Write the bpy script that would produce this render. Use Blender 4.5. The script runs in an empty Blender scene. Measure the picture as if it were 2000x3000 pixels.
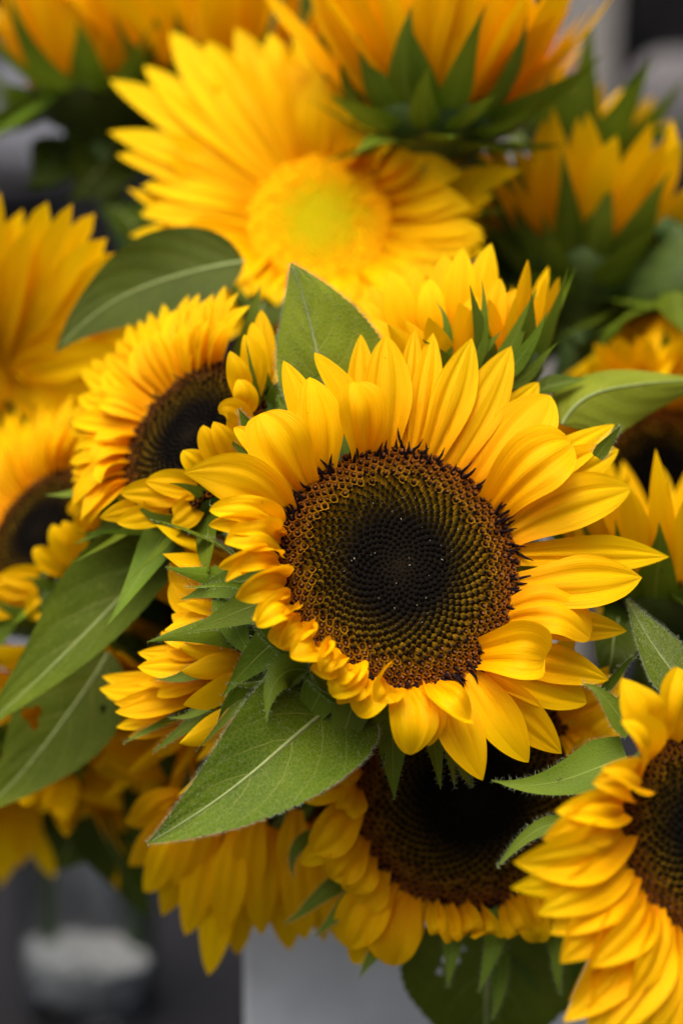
import bpy, bmesh, math, random
import numpy as np
from mathutils import Vector, Matrix

random.seed(7)
rng = np.random.default_rng(11)
sc = bpy.context.scene
COL = sc.collection

# ------------------------------------------------------------------ camera, world, light
PITCH = math.radians(15)
CAM = np.array([0.0, 0.0, 1.3])
FW = np.array([0.0, math.cos(PITCH), -math.sin(PITCH)])
UP = np.array([0.0, math.sin(PITCH), math.cos(PITCH)])
RT = np.array([1.0, 0.0, 0.0])
FOCUS = 0.697

cd = bpy.data.cameras.new("camera")
cam = bpy.data.objects.new("camera", cd)
COL.objects.link(cam)
cam.location = CAM
cam.rotation_euler = (math.pi / 2 - PITCH, 0, 0)
cd.sensor_fit = 'HORIZONTAL'
cd.sensor_width = 24
cd.lens = 84
cd.clip_start = 0.05
cd.clip_end = 400
cd.dof.use_dof = True
cd.dof.focus_distance = FOCUS
cd.dof.aperture_fstop = 5.0
sc.camera = cam

SUN_EL, SUN_AZ = math.radians(74), math.radians(215)   # azimuth clockwise from +Y
w = bpy.data.worlds.new("World")
sc.world = w
w.use_nodes = True
nt = w.node_tree
sky = nt.nodes.new('ShaderNodeTexSky')
sky.sky_type = 'NISHITA'
sky.sun_disc = False
sky.sun_elevation = SUN_EL
sky.sun_rotation = SUN_AZ
sky.air_density = 0.7
sky.dust_density = 9.0
sky.ozone_density = 0.0
bg = nt.nodes['Background']
bg.inputs['Strength'].default_value = 0.125
nt.links.new(sky.outputs[0], bg.inputs['Color'])

sl = bpy.data.lights.new("sun", 'SUN')
sl.energy = 1.5
sl.angle = math.radians(60)
sl.color = (1.0, 0.95, 0.88)
so = bpy.data.objects.new("sun", sl)
COL.objects.link(so)
sd = Vector((math.sin(SUN_AZ) * math.cos(SUN_EL), math.cos(SUN_AZ) * math.cos(SUN_EL), math.sin(SUN_EL)))
so.rotation_euler = sd.to_track_quat('Z', 'Y').to_euler()
so.location = (0, 0, 4)

sc.view_settings.view_transform = 'Standard'
sc.view_settings.look = 'None'
sc.view_settings.exposure = 0.62
sc.view_settings.gamma = 1
sc.view_settings.use_curve_mapping = False
sc.cycles.use_denoising = True
sc.cycles.max_bounces = 8
sc.cycles.diffuse_bounces = 5
sc.cycles.transmission_bounces = 6
sc.cycles.glossy_bounces = 3
sc.cycles.caustics_reflective = False
sc.cycles.caustics_refractive = False


# ------------------------------------------------------------------ pixel helper (photo seen at 1568 px width)
K = 1.2755
def P(x, y, d):
    "a point on the view ray through photo point (x, y), d metres along the lens axis"
    fx, fy = x * K, y * K
    s = d / 7000.0
    return CAM + FW * d + RT * ((fx - 1000) * s) + UP * ((1500 - fy) * s)
def PX(n, d):
    "metres that n photo pixels cover at depth d"
    return n * K * d / 7000.0
def camvec(v):
    v = np.asarray(v, float)
    o = RT * v[0] + UP * v[1] - FW * v[2]
    return o / np.linalg.norm(o)
def nrm(v):
    v = np.asarray(v, float)
    return v / (np.linalg.norm(v, axis=-1, keepdims=True) + 1e-12)


# ------------------------------------------------------------------ materials
def newmat(name):
    m = bpy.data.materials.new(name)
    m.use_nodes = True
    t = m.node_tree
    return m, t, t.nodes['Principled BSDF'], t.nodes['Material Output']
def ramp(t, pts):
    r = t.nodes.new('ShaderNodeValToRGB')
    e = r.color_ramp.elements
    e[0].position, e[0].color = pts[0][0], (*pts[0][1], 1)
    e[1].position, e[1].color = pts[-1][0], (*pts[-1][1], 1)
    for p, c in pts[1:-1]:
        x = e.new(p)
        x.color = (*c, 1)
    return r
def math_node(t, op, a, b=None, c=None):
    n = t.nodes.new('ShaderNodeMath')
    n.operation = op
    for i, x in enumerate((a, b, c)):
        if x is None: continue
        if hasattr(x, 'is_output'): t.links.new(x, n.inputs[i])
        else: n.inputs[i].default_value = x
    return n.outputs[0]
def mixcol(t, fac, a, b, mode='MIX'):
    n = t.nodes.new('ShaderNodeMix')
    n.data_type = 'RGBA'
    n.blend_type = mode
    for sock, x in ((n.inputs[0], fac), (n.inputs[6], a), (n.inputs[7], b)):
        if hasattr(x, 'is_output'): t.links.new(x, sock)
        elif isinstance(x, tuple): sock.default_value = (*x, 1)
        else: sock.default_value = x
    return n.outputs[2]
def thin(t, bsdf, out, colour, amount):
    "thin living tissue: part of the light comes through"
    tr = t.nodes.new('ShaderNodeBsdfTranslucent')
    t.links.new(colour, tr.inputs['Color'])
    mx = t.nodes.new('ShaderNodeMixShader')
    mx.inputs[0].default_value = amount
    t.links.new(bsdf.outputs[0], mx.inputs[1])
    t.links.new(tr.outputs[0], mx.inputs[2])
    t.links.new(mx.outputs[0], out.inputs['Surface'])
    return tr

def petal_material(name, cols):
    m, t, b, out = newmat(name)
    uv = t.nodes.new('ShaderNodeUVMap')
    uv.uv_map = "UVMap"
    sep = t.nodes.new('ShaderNodeSeparateXYZ')
    t.links.new(uv.outputs[0], sep.inputs[0])
    oi = t.nodes.new('ShaderNodeObjectInfo')
    # streaks that run along the petal
    comb = t.nodes.new('ShaderNodeCombineXYZ')
    t.links.new(math_node(t, 'MULTIPLY', sep.outputs[0], 46.0), comb.inputs[0])
    t.links.new(math_node(t, 'MULTIPLY', sep.outputs[1], 1.6), comb.inputs[1])
    t.links.new(math_node(t, 'MULTIPLY', oi.outputs['Random'], 60.0), comb.inputs[2])
    nz = t.nodes.new('ShaderNodeTexNoise')
    nz.inputs['Scale'].default_value = 1.0
    nz.inputs['Detail'].default_value = 3
    t.links.new(comb.outputs[0], nz.inputs['Vector'])
    nb = t.nodes.new('ShaderNodeTexNoise')
    nb.inputs['Scale'].default_value = 2.2
    cb = t.nodes.new('ShaderNodeCombineXYZ')
    t.links.new(sep.outputs[0], cb.inputs[0])
    t.links.new(sep.outputs[1], cb.inputs[1])
    t.links.new(math_node(t, 'MULTIPLY', oi.outputs['Random'], 90.0), cb.inputs[2])
    t.links.new(cb.outputs[0], nb.inputs['Vector'])
    pos = math_node(t, 'ADD', sep.outputs[1], math_node(t, 'MULTIPLY', math_node(t, 'SUBTRACT', nb.outputs[0], 0.5), 0.35))
    rp = ramp(t, cols)
    t.links.new(pos, rp.inputs[0])
    streak = math_node(t, 'MULTIPLY', math_node(t, 'SUBTRACT', nz.outputs[0], 0.42), 1.5)
    strk = t.nodes.new('ShaderNodeClamp')
    t.links.new(streak, strk.inputs[0])
    c1 = mixcol(t, math_node(t, 'MULTIPLY', strk.outputs[0], 0.9), rp.outputs[0], tuple(x * y for x, y in zip(cols[0][1], (1.0, 0.93, 0.5))))
    tcp = t.nodes.new('ShaderNodeTexCoord')
    n3 = t.nodes.new('ShaderNodeTexNoise')
    n3.inputs['Scale'].default_value = 330
    n3.inputs['Detail'].default_value = 2
    t.links.new(tcp.outputs['Object'], n3.inputs['Vector'])
    c1 = mixcol(t, math_node(t, 'MULTIPLY', math_node(t, 'GREATER_THAN', n3.outputs[0], 0.765), 0.45), c1, (0.30, 0.12, 0.004))
    tipm = math_node(t, 'MULTIPLY', math_node(t, 'GREATER_THAN', math_node(t, 'ADD', sep.outputs[1], math_node(t, 'MULTIPLY', math_node(t, 'SUBTRACT', nb.outputs[0], 0.62), 0.25)), 0.985), 0.55)
    c1 = mixcol(t, tipm, c1, (0.42, 0.17, 0.006))
    hs = t.nodes.new('ShaderNodeHueSaturation')
    t.links.new(math_node(t, 'ADD', 0.494, math_node(t, 'MULTIPLY', oi.outputs['Random'], 0.010)), hs.inputs['Hue'])
    t.links.new(math_node(t, 'ADD', 0.93, math_node(t, 'MULTIPLY', oi.outputs['Random'], 0.10)), hs.inputs['Value'])
    t.links.new(c1, hs.inputs['Color'])
    t.links.new(hs.outputs[0], b.inputs['Base Color'])
    b.inputs['Roughness'].default_value = 0.5
    b.inputs['Specular IOR Level'].default_value = 0.06
    bp = t.nodes.new('ShaderNodeBump')
    bp.inputs['Strength'].default_value = 0.4
    bp.inputs['Distance'].default_value = 0.0007
    t.links.new(nz.outputs[0], bp.inputs['Height'])
    t.links.new(bp.outputs[0], b.inputs['Normal'])
    tr = thin(t, b, out, hs.outputs[0], 0.36)
    return m
M_PETAL = petal_material("petal_yellow", [(0.0, (0.86, 0.33, 0.0003)), (0.2, (0.91, 0.46, 0.0003)), (0.5, (0.94, 0.56, 0.0004)), (1.0, (0.95, 0.62, 0.001))])
M_PETAL_GOLD = petal_material("petal_golden", [(0.0, (0.90, 0.42, 0.0003)), (0.2, (0.93, 0.53, 0.0003)), (0.5, (0.95, 0.60, 0.0004)), (1.0, (0.95, 0.65, 0.001))])

def leaf_material(name, dark, mid, vein, veins=True, vn=5.2, fine=700.0):
    m, t, b, out = newmat(name)
    uv = t.nodes.new('ShaderNodeUVMap')
    uv.uv_map = "UVMap"
    sep = t.nodes.new('ShaderNodeSeparateXYZ')
    t.links.new(uv.outputs[0], sep.inputs[0])
    tc = t.nodes.new('ShaderNodeTexCoord')
    oi = t.nodes.new('ShaderNodeObjectInfo')
    nz = t.nodes.new('ShaderNodeTexNoise')
    nz.inputs['Scale'].default_value = 45
    nz.inputs['Detail'].default_value = 4
    t.links.new(tc.outputs['Object'], nz.inputs['Vector'])
    rp = ramp(t, [(0.3, dark), (0.72, mid)])
    t.links.new(nz.outputs[0], rp.inputs[0])
    vo = t.nodes.new('ShaderNodeTexVoronoi')
    vo.feature = 'DISTANCE_TO_EDGE'
    vo.inputs['Scale'].default_value = fine
    t.links.new(tc.outputs['Object'], vo.inputs['Vector'])
    net = math_node(t, 'LESS_THAN', vo.outputs['Distance'], 0.07)
    col = mixcol(t, math_node(t, 'MULTIPLY', net, 0.13), rp.outputs[0], vein)
    h = math_node(t, 'MULTIPLY', vo.outputs['Distance'], 0.5)
    s = math_node(t, 'ABSOLUTE', math_node(t, 'SUBTRACT', math_node(t, 'MULTIPLY', sep.outputs[0], 2.0), 1.0))
    # midrib
    wid = math_node(t, 'SUBTRACT', 0.055, math_node(t, 'MULTIPLY', sep.outputs[1], 0.03))
    mr = t.nodes.new('ShaderNodeMapRange')
    t.links.new(s, mr.inputs[0])
    t.links.new(math_node(t, 'MULTIPLY', wid, 0.5), mr.inputs[1])
    t.links.new(wid, mr.inputs[2])
    mr.inputs[3].default_value = 1
    mr.inputs[4].default_value = 0
    line = mr.outputs[0]
    if veins:
        bend = math_node(t, 'MULTIPLY', math_node(t, 'POWER', s, 1.2), 0.42)
        wob = math_node(t, 'MULTIPLY', math_node(t, 'SUBTRACT', nz.outputs[0], 0.5), 0.09)
        ph = math_node(t, 'FRACT', math_node(t, 'ADD', math_node(t, 'MULTIPLY', math_node(t, 'ADD', math_node(t, 'SUBTRACT', sep.outputs[1], bend), wob), vn), 10.35))
        dv = math_node(t, 'ABSOLUTE', math_node(t, 'SUBTRACT', ph, 0.5))
        m2 = t.nodes.new('ShaderNodeMapRange')
        t.links.new(dv, m2.inputs[0])
        m2.inputs[1].default_value = 0.008
        m2.inputs[2].default_value = 0.034
        m2.inputs[3].default_value = 0.46
        m2.inputs[4].default_value = 0
        fade = math_node(t, 'MULTIPLY', m2.outputs[0], math_node(t, 'SUBTRACT', 1.0, math_node(t, 'MULTIPLY', s, 0.75)))
        line = math_node(t, 'MAXIMUM', line, fade)
        # quilted blade between the veins
        h = math_node(t, 'ADD', h, math_node(t, 'MULTIPLY', dv, 1.2))
    col = mixcol(t, math_node(t, 'MULTIPLY', line, 0.8), col, vein)
    # small scars
    sp = t.nodes.new('ShaderNodeTexNoise')
    sp.inputs['Scale'].default_value = 240
    sp.inputs['Detail'].default_value = 2
    t.links.new(tc.outputs['Object'], sp.inputs['Vector'])
    spm = math_node(t, 'GREATER_THAN', sp.outputs[0], 0.76)
    col = mixcol(t, math_node(t, 'MULTIPLY', spm, 0.6), col, (0.05, 0.04, 0.012))
    hs = t.nodes.new('ShaderNodeHueSaturation')
    t.links.new(math_node(t, 'ADD', 0.488, math_node(t, 'MULTIPLY', oi.outputs['Random'], 0.024)), hs.inputs['Hue'])
    t.links.new(math_node(t, 'ADD', 0.85, math_node(t, 'MULTIPLY', oi.outputs['Random'], 0.3)), hs.inputs['Value'])
    t.links.new(col, hs.inputs['Color'])
    fin = hs.outputs[0]
    t.links.new(fin, b.inputs['Base Color'])
    b.inputs['Roughness'].default_value = 0.55
    b.inputs['Specular IOR Level'].default_value = 0.13
    bp = t.nodes.new('ShaderNodeBump')
    bp.inputs['Strength'].default_value = 0.4
    bp.inputs['Distance'].default_value = 0.0008
    t.links.new(math_node(t, 'ADD', h, math_node(t, 'MULTIPLY', line, 0.6)), bp.inputs['Height'])
    t.links.new(bp.outputs[0], b.inputs['Normal'])
    tr = thin(t, b, out, mixcol(t, 0.5, fin, (0.22, 0.34, 0.02)), 0.22)
    return m
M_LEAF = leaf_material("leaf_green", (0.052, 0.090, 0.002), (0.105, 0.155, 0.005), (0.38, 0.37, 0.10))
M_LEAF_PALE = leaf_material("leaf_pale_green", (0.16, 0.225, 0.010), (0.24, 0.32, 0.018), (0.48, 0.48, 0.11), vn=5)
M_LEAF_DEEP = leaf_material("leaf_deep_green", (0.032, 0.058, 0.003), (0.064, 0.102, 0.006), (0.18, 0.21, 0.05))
M_BRACT = leaf_material("bract_green", (0.065, 0.11, 0.004), (0.13, 0.195, 0.009), (0.22, 0.29, 0.05), veins=False, fine=900)

def simple(name, col, rough=0.6, spec=0.3, nscale=60, namp=0.25, bump=0.0, metal=0.0):
    m, t, b, out = newmat(name)
    tc = t.nodes.new('ShaderNodeTexCoord')
    nz = t.nodes.new('ShaderNodeTexNoise')
    nz.inputs['Scale'].default_value = nscale
    nz.inputs['Detail'].default_value = 5
    t.links.new(tc.outputs['Object'], nz.inputs['Vector'])
    rp = ramp(t, [(0.3, tuple(c * (1 - namp) for c in col)), (0.7, tuple(min(1, c * (1 + namp)) for c in col))])
    t.links.new(nz.outputs[0], rp.inputs[0])
    t.links.new(rp.outputs[0], b.inputs['Base Color'])
    b.inputs['Roughness'].default_value = rough
    b.inputs['Specular IOR Level'].default_value = spec
    b.inputs['Metallic'].default_value = metal
    if bump:
        bp = t.nodes.new('ShaderNodeBump')
        bp.inputs['Strength'].default_value = 0.5
        bp.inputs['Distance'].default_value = bump
        t.links.new(nz.outputs[0], bp.inputs['Height'])
        t.links.new(bp.outputs[0], b.inputs['Normal'])
    return m
M_STEM = simple("stem_green", (0.10, 0.18, 0.045), 0.6, 0.3, 300, 0.25, 0.0004)
M_RECEPT = simple("receptacle_green", (0.05, 0.085, 0.012), 0.65, 0.3, 200, 0.3, 0.0005)
M_HAIR = simple("plant_hair", (0.34, 0.40, 0.22), 0.5, 0.3, 50, 0.1)

def floret_material():
    m, t, b, out = newmat("floret_mix")
    a = t.nodes.new('ShaderNodeAttribute')
    a.attribute_name = "tint"
    tc = t.nodes.new('ShaderNodeTexCoord')
    nz = t.nodes.new('ShaderNodeTexNoise')
    nz.inputs['Scale'].default_value = 1500
    t.links.new(tc.outputs['Object'], nz.inputs['Vector'])
    c = mixcol(t, math_node(t, 'MULTIPLY', nz.outputs[0], 0.12), a.outputs['Color'], (0.006, 0.004, 0.003), 'MIX')
    t.links.new(c, b.inputs['Base Color'])
    b.inputs['Roughness'].default_value = 0.7
    b.inputs['Specular IOR Level'].default_value = 0.03
    return m
M_FLORET = floret_material()
M_DISC = simple("disc_base_dark", (0.010, 0.007, 0.003), 0.9, 0.05, 900, 0.4)
M_DISC_GOLD = simple("disc_base_gold", (0.70, 0.34, 0.003), 0.8, 0.2, 900, 0.2)
M_SPECK = simple("pollen_speck", (0.42, 0.38, 0.28), 0.6, 0.3, 200, 0.2)


# ------------------------------------------------------------------ mesh helpers
def frame_of(o):
    return o.get('_m')
MATS = {}
def mk(name, V, F, mat, parent=None, uv=None, tint=None, smooth=True, label=None):
    "one mesh object; V in world space, stored in the space of its thing"
    V = np.asarray(V, float)
    inv = MATS.get(parent.name) if parent is not None else None
    if inv is not None:
        V = (V - inv[1]) @ inv[0]          # inv[0]: columns = local axes in world
    me = bpy.data.meshes.new(name)
    me.from_pydata(V.tolist(), [], F if isinstance(F, list) else F.tolist())
    if uv is not None:
        l = me.uv_layers.new(name="UVMap")
        idx = np.empty(len(me.loops), dtype=np.int32)
        me.loops.foreach_get('vertex_index', idx)
        l.data.foreach_set('uv', np.asarray(uv, np.float32)[idx].ravel())
    if tint is not None:
        a = me.attributes.new("tint", 'FLOAT_COLOR', 'POINT')
        tt = np.ones((len(V), 4), np.float32)
        tt[:, :3] = tint
        a.data.foreach_set('color', tt.ravel())
    if smooth:
        me.polygons.foreach_set('use_smooth', np.ones(len(me.polygons), dtype=bool))
    me.materials.append(mat)
    o = bpy.data.objects.new(name, me)
    COL.objects.link(o)
    if parent is not None:
        o.parent = parent
        if inv is not None: MATS[o.name] = inv
    if label: o['label'] = label
    return o
def thing(name, label, cat, loc, axes=None, group=None):
    o = bpy.data.objects.new(name, None)
    COL.objects.link(o)
    A = np.eye(3) if axes is None else np.asarray(axes).T      # columns = axes
    m = Matrix([[*A[i], loc[i]] for i in range(3)] + [[0, 0, 0, 1]])
    o.matrix_world = m
    o.empty_display_size = 0.02
    MATS[o.name] = (A, np.asarray(loc, float))
    o['label'] = label
    o['category'] = cat
    if group: o['group'] = group
    return o
_gf = {}
def grid_faces(nu, nv):
    if (nu, nv) not in _gf:
        F = []
        for j in range(nv - 1):
            for i in range(nu - 1):
                a = j * nu + i
                F.append((a, a + 1, a + nu + 1, a + nu))
        _gf[(nu, nv)] = F
    return _gf[(nu, nv)]
def bez(pts, v):
    pts = [np.asarray(p, float) for p in pts]
    n = len(pts) - 1
    v = v[:, None]
    C = 0
    D = 0
    for i, p in enumerate(pts):
        C = C + math.comb(n, i) * v**i * (1 - v)**(n - i) * p
    for i in range(n):
        D = D + math.comb(n - 1, i) * v**i * (1 - v)**(n - 1 - i) * n * (pts[i + 1] - pts[i])
    return C, nrm(D)

def blade(pts, N, half, nu, nv, phi=0.0, phi_tip=None, twist=0.0, groove=0.0, wave=0.0, ripple=0.0, crease=0.0, seed=0, N2=None, notch=0.0, asym=(1, 1), fold=0.0):
    """a curved sheet along a Bezier spine.  half(v): half width, phi: how far the cross section rolls up,
    groove: depth of the two long furrows, wave: wavy margin, fold: V fold along the middle"""
    r = np.random.default_rng(seed)
    v = np.linspace(0, 1, nv)
    C, T = bez(pts, v)
    N = nrm(N)
    N2 = N if N2 is None else nrm(N2)
    NN = nrm(N[None, :] * (1 - v[:, None]) + N2[None, :] * v[:, None])
    S = nrm(np.cross(T, NN))
    Q = np.cross(S, T)
    tw = (twist * v)[:, None]
    S, Q = S * np.cos(tw) + Q * np.sin(tw), Q * np.cos(tw) - S * np.sin(tw)
    u = np.linspace(-1, 1, nu)
    hw = half(v)
    ph = np.full(nv, phi) if phi_tip is None else phi + (phi_tip - phi) * v
    ph = np.where(np.abs(ph) < 1e-3, 1e-3, ph)
    U, PHI = np.meshgrid(u, ph)
    HW = hw[:, None] * np.where(U < 0, asym[0], asym[1])
    X = HW * np.sin(PHI * np.abs(U)) / PHI * np.sign(U)
    Z = HW * (1 - np.cos(PHI * U)) / PHI
    wmax = hw.max()
    env = np.sin(np.pi * np.clip(v, 0, 1) ** 0.8)[:, None]
    off = 0.36 + 0.06 * r.uniform(-1, 1)
    genv = np.sin(np.pi * np.clip(v, 0, 1) ** 0.62)[:, None]
    Z = Z - groove * wmax * genv * (np.exp(-((U - off) / 0.115) ** 2) + np.exp(-((U + off) / 0.115) ** 2) - 0.7 * np.exp(-(U / 0.2) ** 2))
    Z = Z + fold * np.abs(U) * HW
    p1, p2, k1, k2 = r.uniform(0, 6.28), r.uniform(0, 6.28), r.uniform(5, 11), r.uniform(5, 11)
    V_ = v[:, None]
    Z = Z + wave * wmax * (np.clip(U, 0, 1) ** 2 * np.sin(k1 * V_ + p1) + np.clip(-U, 0, 1) ** 2 * np.sin(k2 * V_ + p2)) * env
    Z = Z + ripple * wmax * env * np.sin(2.3 * U + 4 * V_ + p1) * np.cos(6 * V_ + p2)
    if crease:
        for kk, aa in ((7.5, 1.0), (12.0, .7), (19.0, .4)):
            Z = Z + crease * wmax * aa * env * np.sin(kk * (1 + .15 * r.normal()) * U + r.uniform(0, 6.28) + 1.6 * np.sin(2.5 * V_ + r.uniform(0, 6.28))) * (.6 + .4 * np.sin(5 * V_ + r.uniform(0, 6.28)))
    pos = C[:, None, :] + S[:, None, :] * X[..., None] + Q[:, None, :] * Z[..., None]
    if notch:
        L = np.linalg.norm(np.diff(C, axis=0), axis=1).sum()
        pull = notch * L * (V_ ** 6) * (np.cos(U * math.pi * 1.1) - 0.2)
        pos = pos - T[:, None, :] * pull[..., None]
    uv = np.stack([(U + 1) / 2, np.broadcast_to(V_, U.shape)], -1).reshape(-1, 2)
    return pos.reshape(-1, 3), uv

def half_petal(W, base=0.42, peak=0.5, p=2.1, q=0.85, tip=0.0):
    def f(v):
        a = np.clip(v / peak, 0, 1)
        g = base + (1 - base) * (a * a * (3 - 2 * a)) ** 0.85
        t = np.clip((v - peak) / (1 - peak), 0, 1)
        g = g * (tip + (1 - tip) * np.clip(1 - t ** p, 0, 1) ** q)
        return W / 2 * np.maximum(g, 0.008)
    return f
def half_bract(W, peak=0.22, base=0.8):
    def f(v):
        a = np.clip(v / peak, 0, 1)
        g = base + (1 - base) * np.sin(a * math.pi / 2)
        t = np.clip((v - peak) / (1 - peak), 0, 1)
        g = g * (0.75 * (1 - t) ** 1.25 + 0.25 * (1 - t * t))
        return W / 2 * np.maximum(g, 0.02)
    return f
def half_leaf(W, peak=0.7, teeth=0, amp=0.03):
    def f(v):
        g = np.sin(math.pi * np.clip(v, 0, 1) ** peak) ** 0.95
        if teeth: g = g * (1 + amp * (((v * teeth) % 1.0) - 0.5))
        g = np.maximum(g, 0.03 * (v < 0.1) + 0.006)
        return W / 2 * g
    return f

def tube(path, rad, ns=8, cap=True):
    path = np.asarray(path, float)
    n = len(path)
    T = nrm(np.gradient(path, axis=0))
    ref = np.array([0.31, 0.77, 0.55])
    A = nrm(np.cross(T, ref))
    B = np.cross(T, A)
    rad = np.broadcast_to(rad, (n,))
    an = np.linspace(0, 2 * math.pi, ns, endpoint=False)
    V = path[:, None] + rad[:, None, None] * (np.cos(an)[None, :, None] * A[:, None] + np.sin(an)[None, :, None] * B[:, None])
    F = []
    for j in range(n - 1):
        for i in range(ns):
            k = (i + 1) % ns
            F.append((j * ns + i, j * ns + k, (j + 1) * ns + k, (j + 1) * ns + i))
    if cap:
        F.append(tuple(range(ns))[::-1])
        F.append(tuple((n - 1) * ns + i for i in range(ns)))
    return V.reshape(-1, 3), F
def hairs(roots, dirs, length, rad, bend, seed=0):
    "many thin tapering three-sided hairs in one mesh"
    r = np.random.default_rng(seed)
    n = len(roots)
    L = length * r.uniform(0.5, 1.25, n)[:, None]
    D = nrm(dirs + 0.35 * r.normal(size=(n, 3)))
    side = nrm(np.cross(D, r.normal(size=(n, 3))))
    o2 = np.cross(D, side)
    mid = roots + D * L * 0.5
    tip = roots + nrm(D + bend * side) * L
    ring = []
    for a in (0, 2.094, 4.189):
        ring.append(side * math.cos(a) + o2 * math.sin(a))
    V = np.stack([roots + rad * ring[0], roots + rad * ring[1], roots + rad * ring[2], mid + rad * .6 * ring[0], mid + rad * .6 * ring[1], mid + rad * .6 * ring[2], tip], 1).reshape(-1, 3)
    f0 = [(0, 1, 4, 3), (1, 2, 5, 4), (2, 0, 3, 5), (3, 4, 6), (4, 5, 6), (5, 3, 6)]
    F = [tuple(i + 7 * k for i in f) for k in range(n) for f in f0]
    return V, F


# ------------------------------------------------------------------ the sunflower
SEED = [100]
def nseed():
    SEED[0] += 1
    return SEED[0]

def florets_mesh(R, dome, kind, n, p, keep_outer=0, seed=0, shade=1.0):
    "disc florets on the golden-angle spiral; returns (V,F,tint) of the joined ones and a list of single outer ones"
    r = np.random.default_rng(seed)
    ga = math.pi * (3 - math.sqrt(5))
    VV, FF, TT, singles = [], [], [], []
    base = 0
    m = 6
    an = np.linspace(0, 2 * math.pi, m, endpoint=False)
    cs, sn = np.cos(an), np.sin(an)
    flare = 1 + 0.22 * (np.arange(m) % 2)
    for k in range(n):
        f = ((k + 0.5) / n) ** p
        rad = R * f
        th = k * ga
        sp = R * math.sqrt(math.pi * 2 * p / n) * ((k + 0.5) / n) ** (p - 0.5) * 0.62      # half spacing
        sp *= r.uniform(0.92, 1.08)
        out = f > (0.74 + r.uniform(-0.05, 0.05))
        j = r.uniform(0.75, 1.25)
        rings, cols = [], []
        if kind == 'dark':
            olive = np.array([0.30, 0.175, 0.002])
            brown = np.array([0.20, 0.066, 0.003])
            t = np.clip((f - 0.38) / 0.38, 0, 1) ** 1.35
            t2 = np.clip((f - 0.62) / 0.25, 0, 1)
            bc = (np.array([0.0045, 0.0042, 0.0030]) * (1 - t) + olive * t) * (1 - t2) + brown * t2
            bc = bc * j
            if out:
                L = r.uniform(0.85, 1.15)
                rings = [(0.78, -0.8), (0.86, 0.15), (0.98, 0.75 * L), (0.60, 0.55 * L), (0.34, 0.40 * L), (0.40, 1.0 * L), (0.22, 1.35 * L)]
                red = np.array([.11, .018, .004]) * max(0, (f - .86) / .14)
                cols = [bc * 0.25, bc * 0.55 + red, bc * r.uniform(.9, 1.7) + red, bc * 0.15, np.array([.02, .008, .006]), np.array([.028, .010, .007]), np.array([.22, .09, .03]) * r.uniform(0.2, 1.6)]
                apex, ac = 1.25 * L, np.array([.05, .02, .012])
                lean = (0.25, 0.15)
            else:
                H = 0.6 + 0.8 * t
                rings = [(0.85, -0.8), (0.88, 0.1 * H), (0.66, 0.6 * H), (0.36, 1.0 * H)]
                dk = np.array([0.0032, 0.0026, 0.0024])
                cols = [bc * 0.5, bc * 1.15, bc * 0.45 + dk * 0.3, dk * (0.7 + 0.6 * j)]
                apex, ac = 1.25 * H, dk * 1.6
                lean = (0.55 * t + 0.1, 0.25)
        else:
            t = np.clip((f - 0.28) / 0.55 + .12 * r.normal(), 0, 1)
            gc = np.array([0.58, 0.54, 0.002]) * (1 - t) + np.array([0.92, 0.44, 0.001]) * t
            H = 0.8 + 1.1 * t * r.uniform(0.6, 1.2)
            rings = [(0.8, -0.8), (0.85, 0.2 * H), (0.7 + 0.25 * t, 0.8 * H), (0.35, 0.95 * H)]
            cols = [gc * 0.9, gc, gc * 1.08, gc * 0.9]
            apex, ac = 1.1 * H, gc
            lean = (0.3, 0.3)
        z0 = dome * (1 - f * f) 
        if kind == 'dark': z0 -= 0.10 * dome * math.exp(-(f / 0.18) ** 2)
        slope = math.atan2(2 * dome * f, R)
        er = np.array([math.cos(th), math.sin(th), 0])
        et = np.array([-math.sin(th), math.cos(th), 0])
        ez = np.array([0, 0, 1.0])
        zx = ez * math.cos(slope) + er * math.sin(slope)
        rx = er * math.cos(slope) - ez * math.sin(slope)
        lx = lean[0] + r.normal() * 0.12
        ly = lean[1] * r.normal() * 0.6
        O = er * rad + ez * z0
        L3 = []
        C3 = []
        for i, ((rr, zz), cc) in enumerate(zip(rings, cols)):
            fl = flare if (out and i == 2) else np.ones(m)
            zr = zz + (0.18 * (np.arange(m) % 2) if (out and i == 2) else 0)
            x = rr * cs * fl + lx * max(zz, 0)
            y = rr * sn * fl + ly * max(zz, 0)
            L3.append(np.stack([x, y, np.broadcast_to(zr, (m,))], 1))
            C3.append(np.broadcast_to(cc, (m, 3)))
        L3.append(np.array([[lx * apex, ly * apex, apex]]))
        C3.append(ac[None])
        L3 = np.concatenate(L3) * sp
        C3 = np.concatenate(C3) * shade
        nr = len(rings)
        F = []
        for a in range(nr - 1):
            for i in range(m):
                q = (i + 1) % m
                F.append((a * m + i, a * m + q, (a + 1) * m + q, (a + 1) * m + i))
        for i in range(m):
            F.append(((nr - 1) * m + i, (nr - 1) * m + (i + 1) % m, nr * m))
        W = O + L3[:, :1] * rx + L3[:, 1:2] * et + L3[:, 2:3] * zx
        if k >= n - keep_outer:
            singles.append((W, F, C3))
        else:
            VV.append(W)
            TT.append(C3)
            FF += [tuple(i + base for i in f_) for f_ in F]
            base += len(W)
    return (np.concatenate(VV), FF, np.concatenate(TT)), singles

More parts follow.
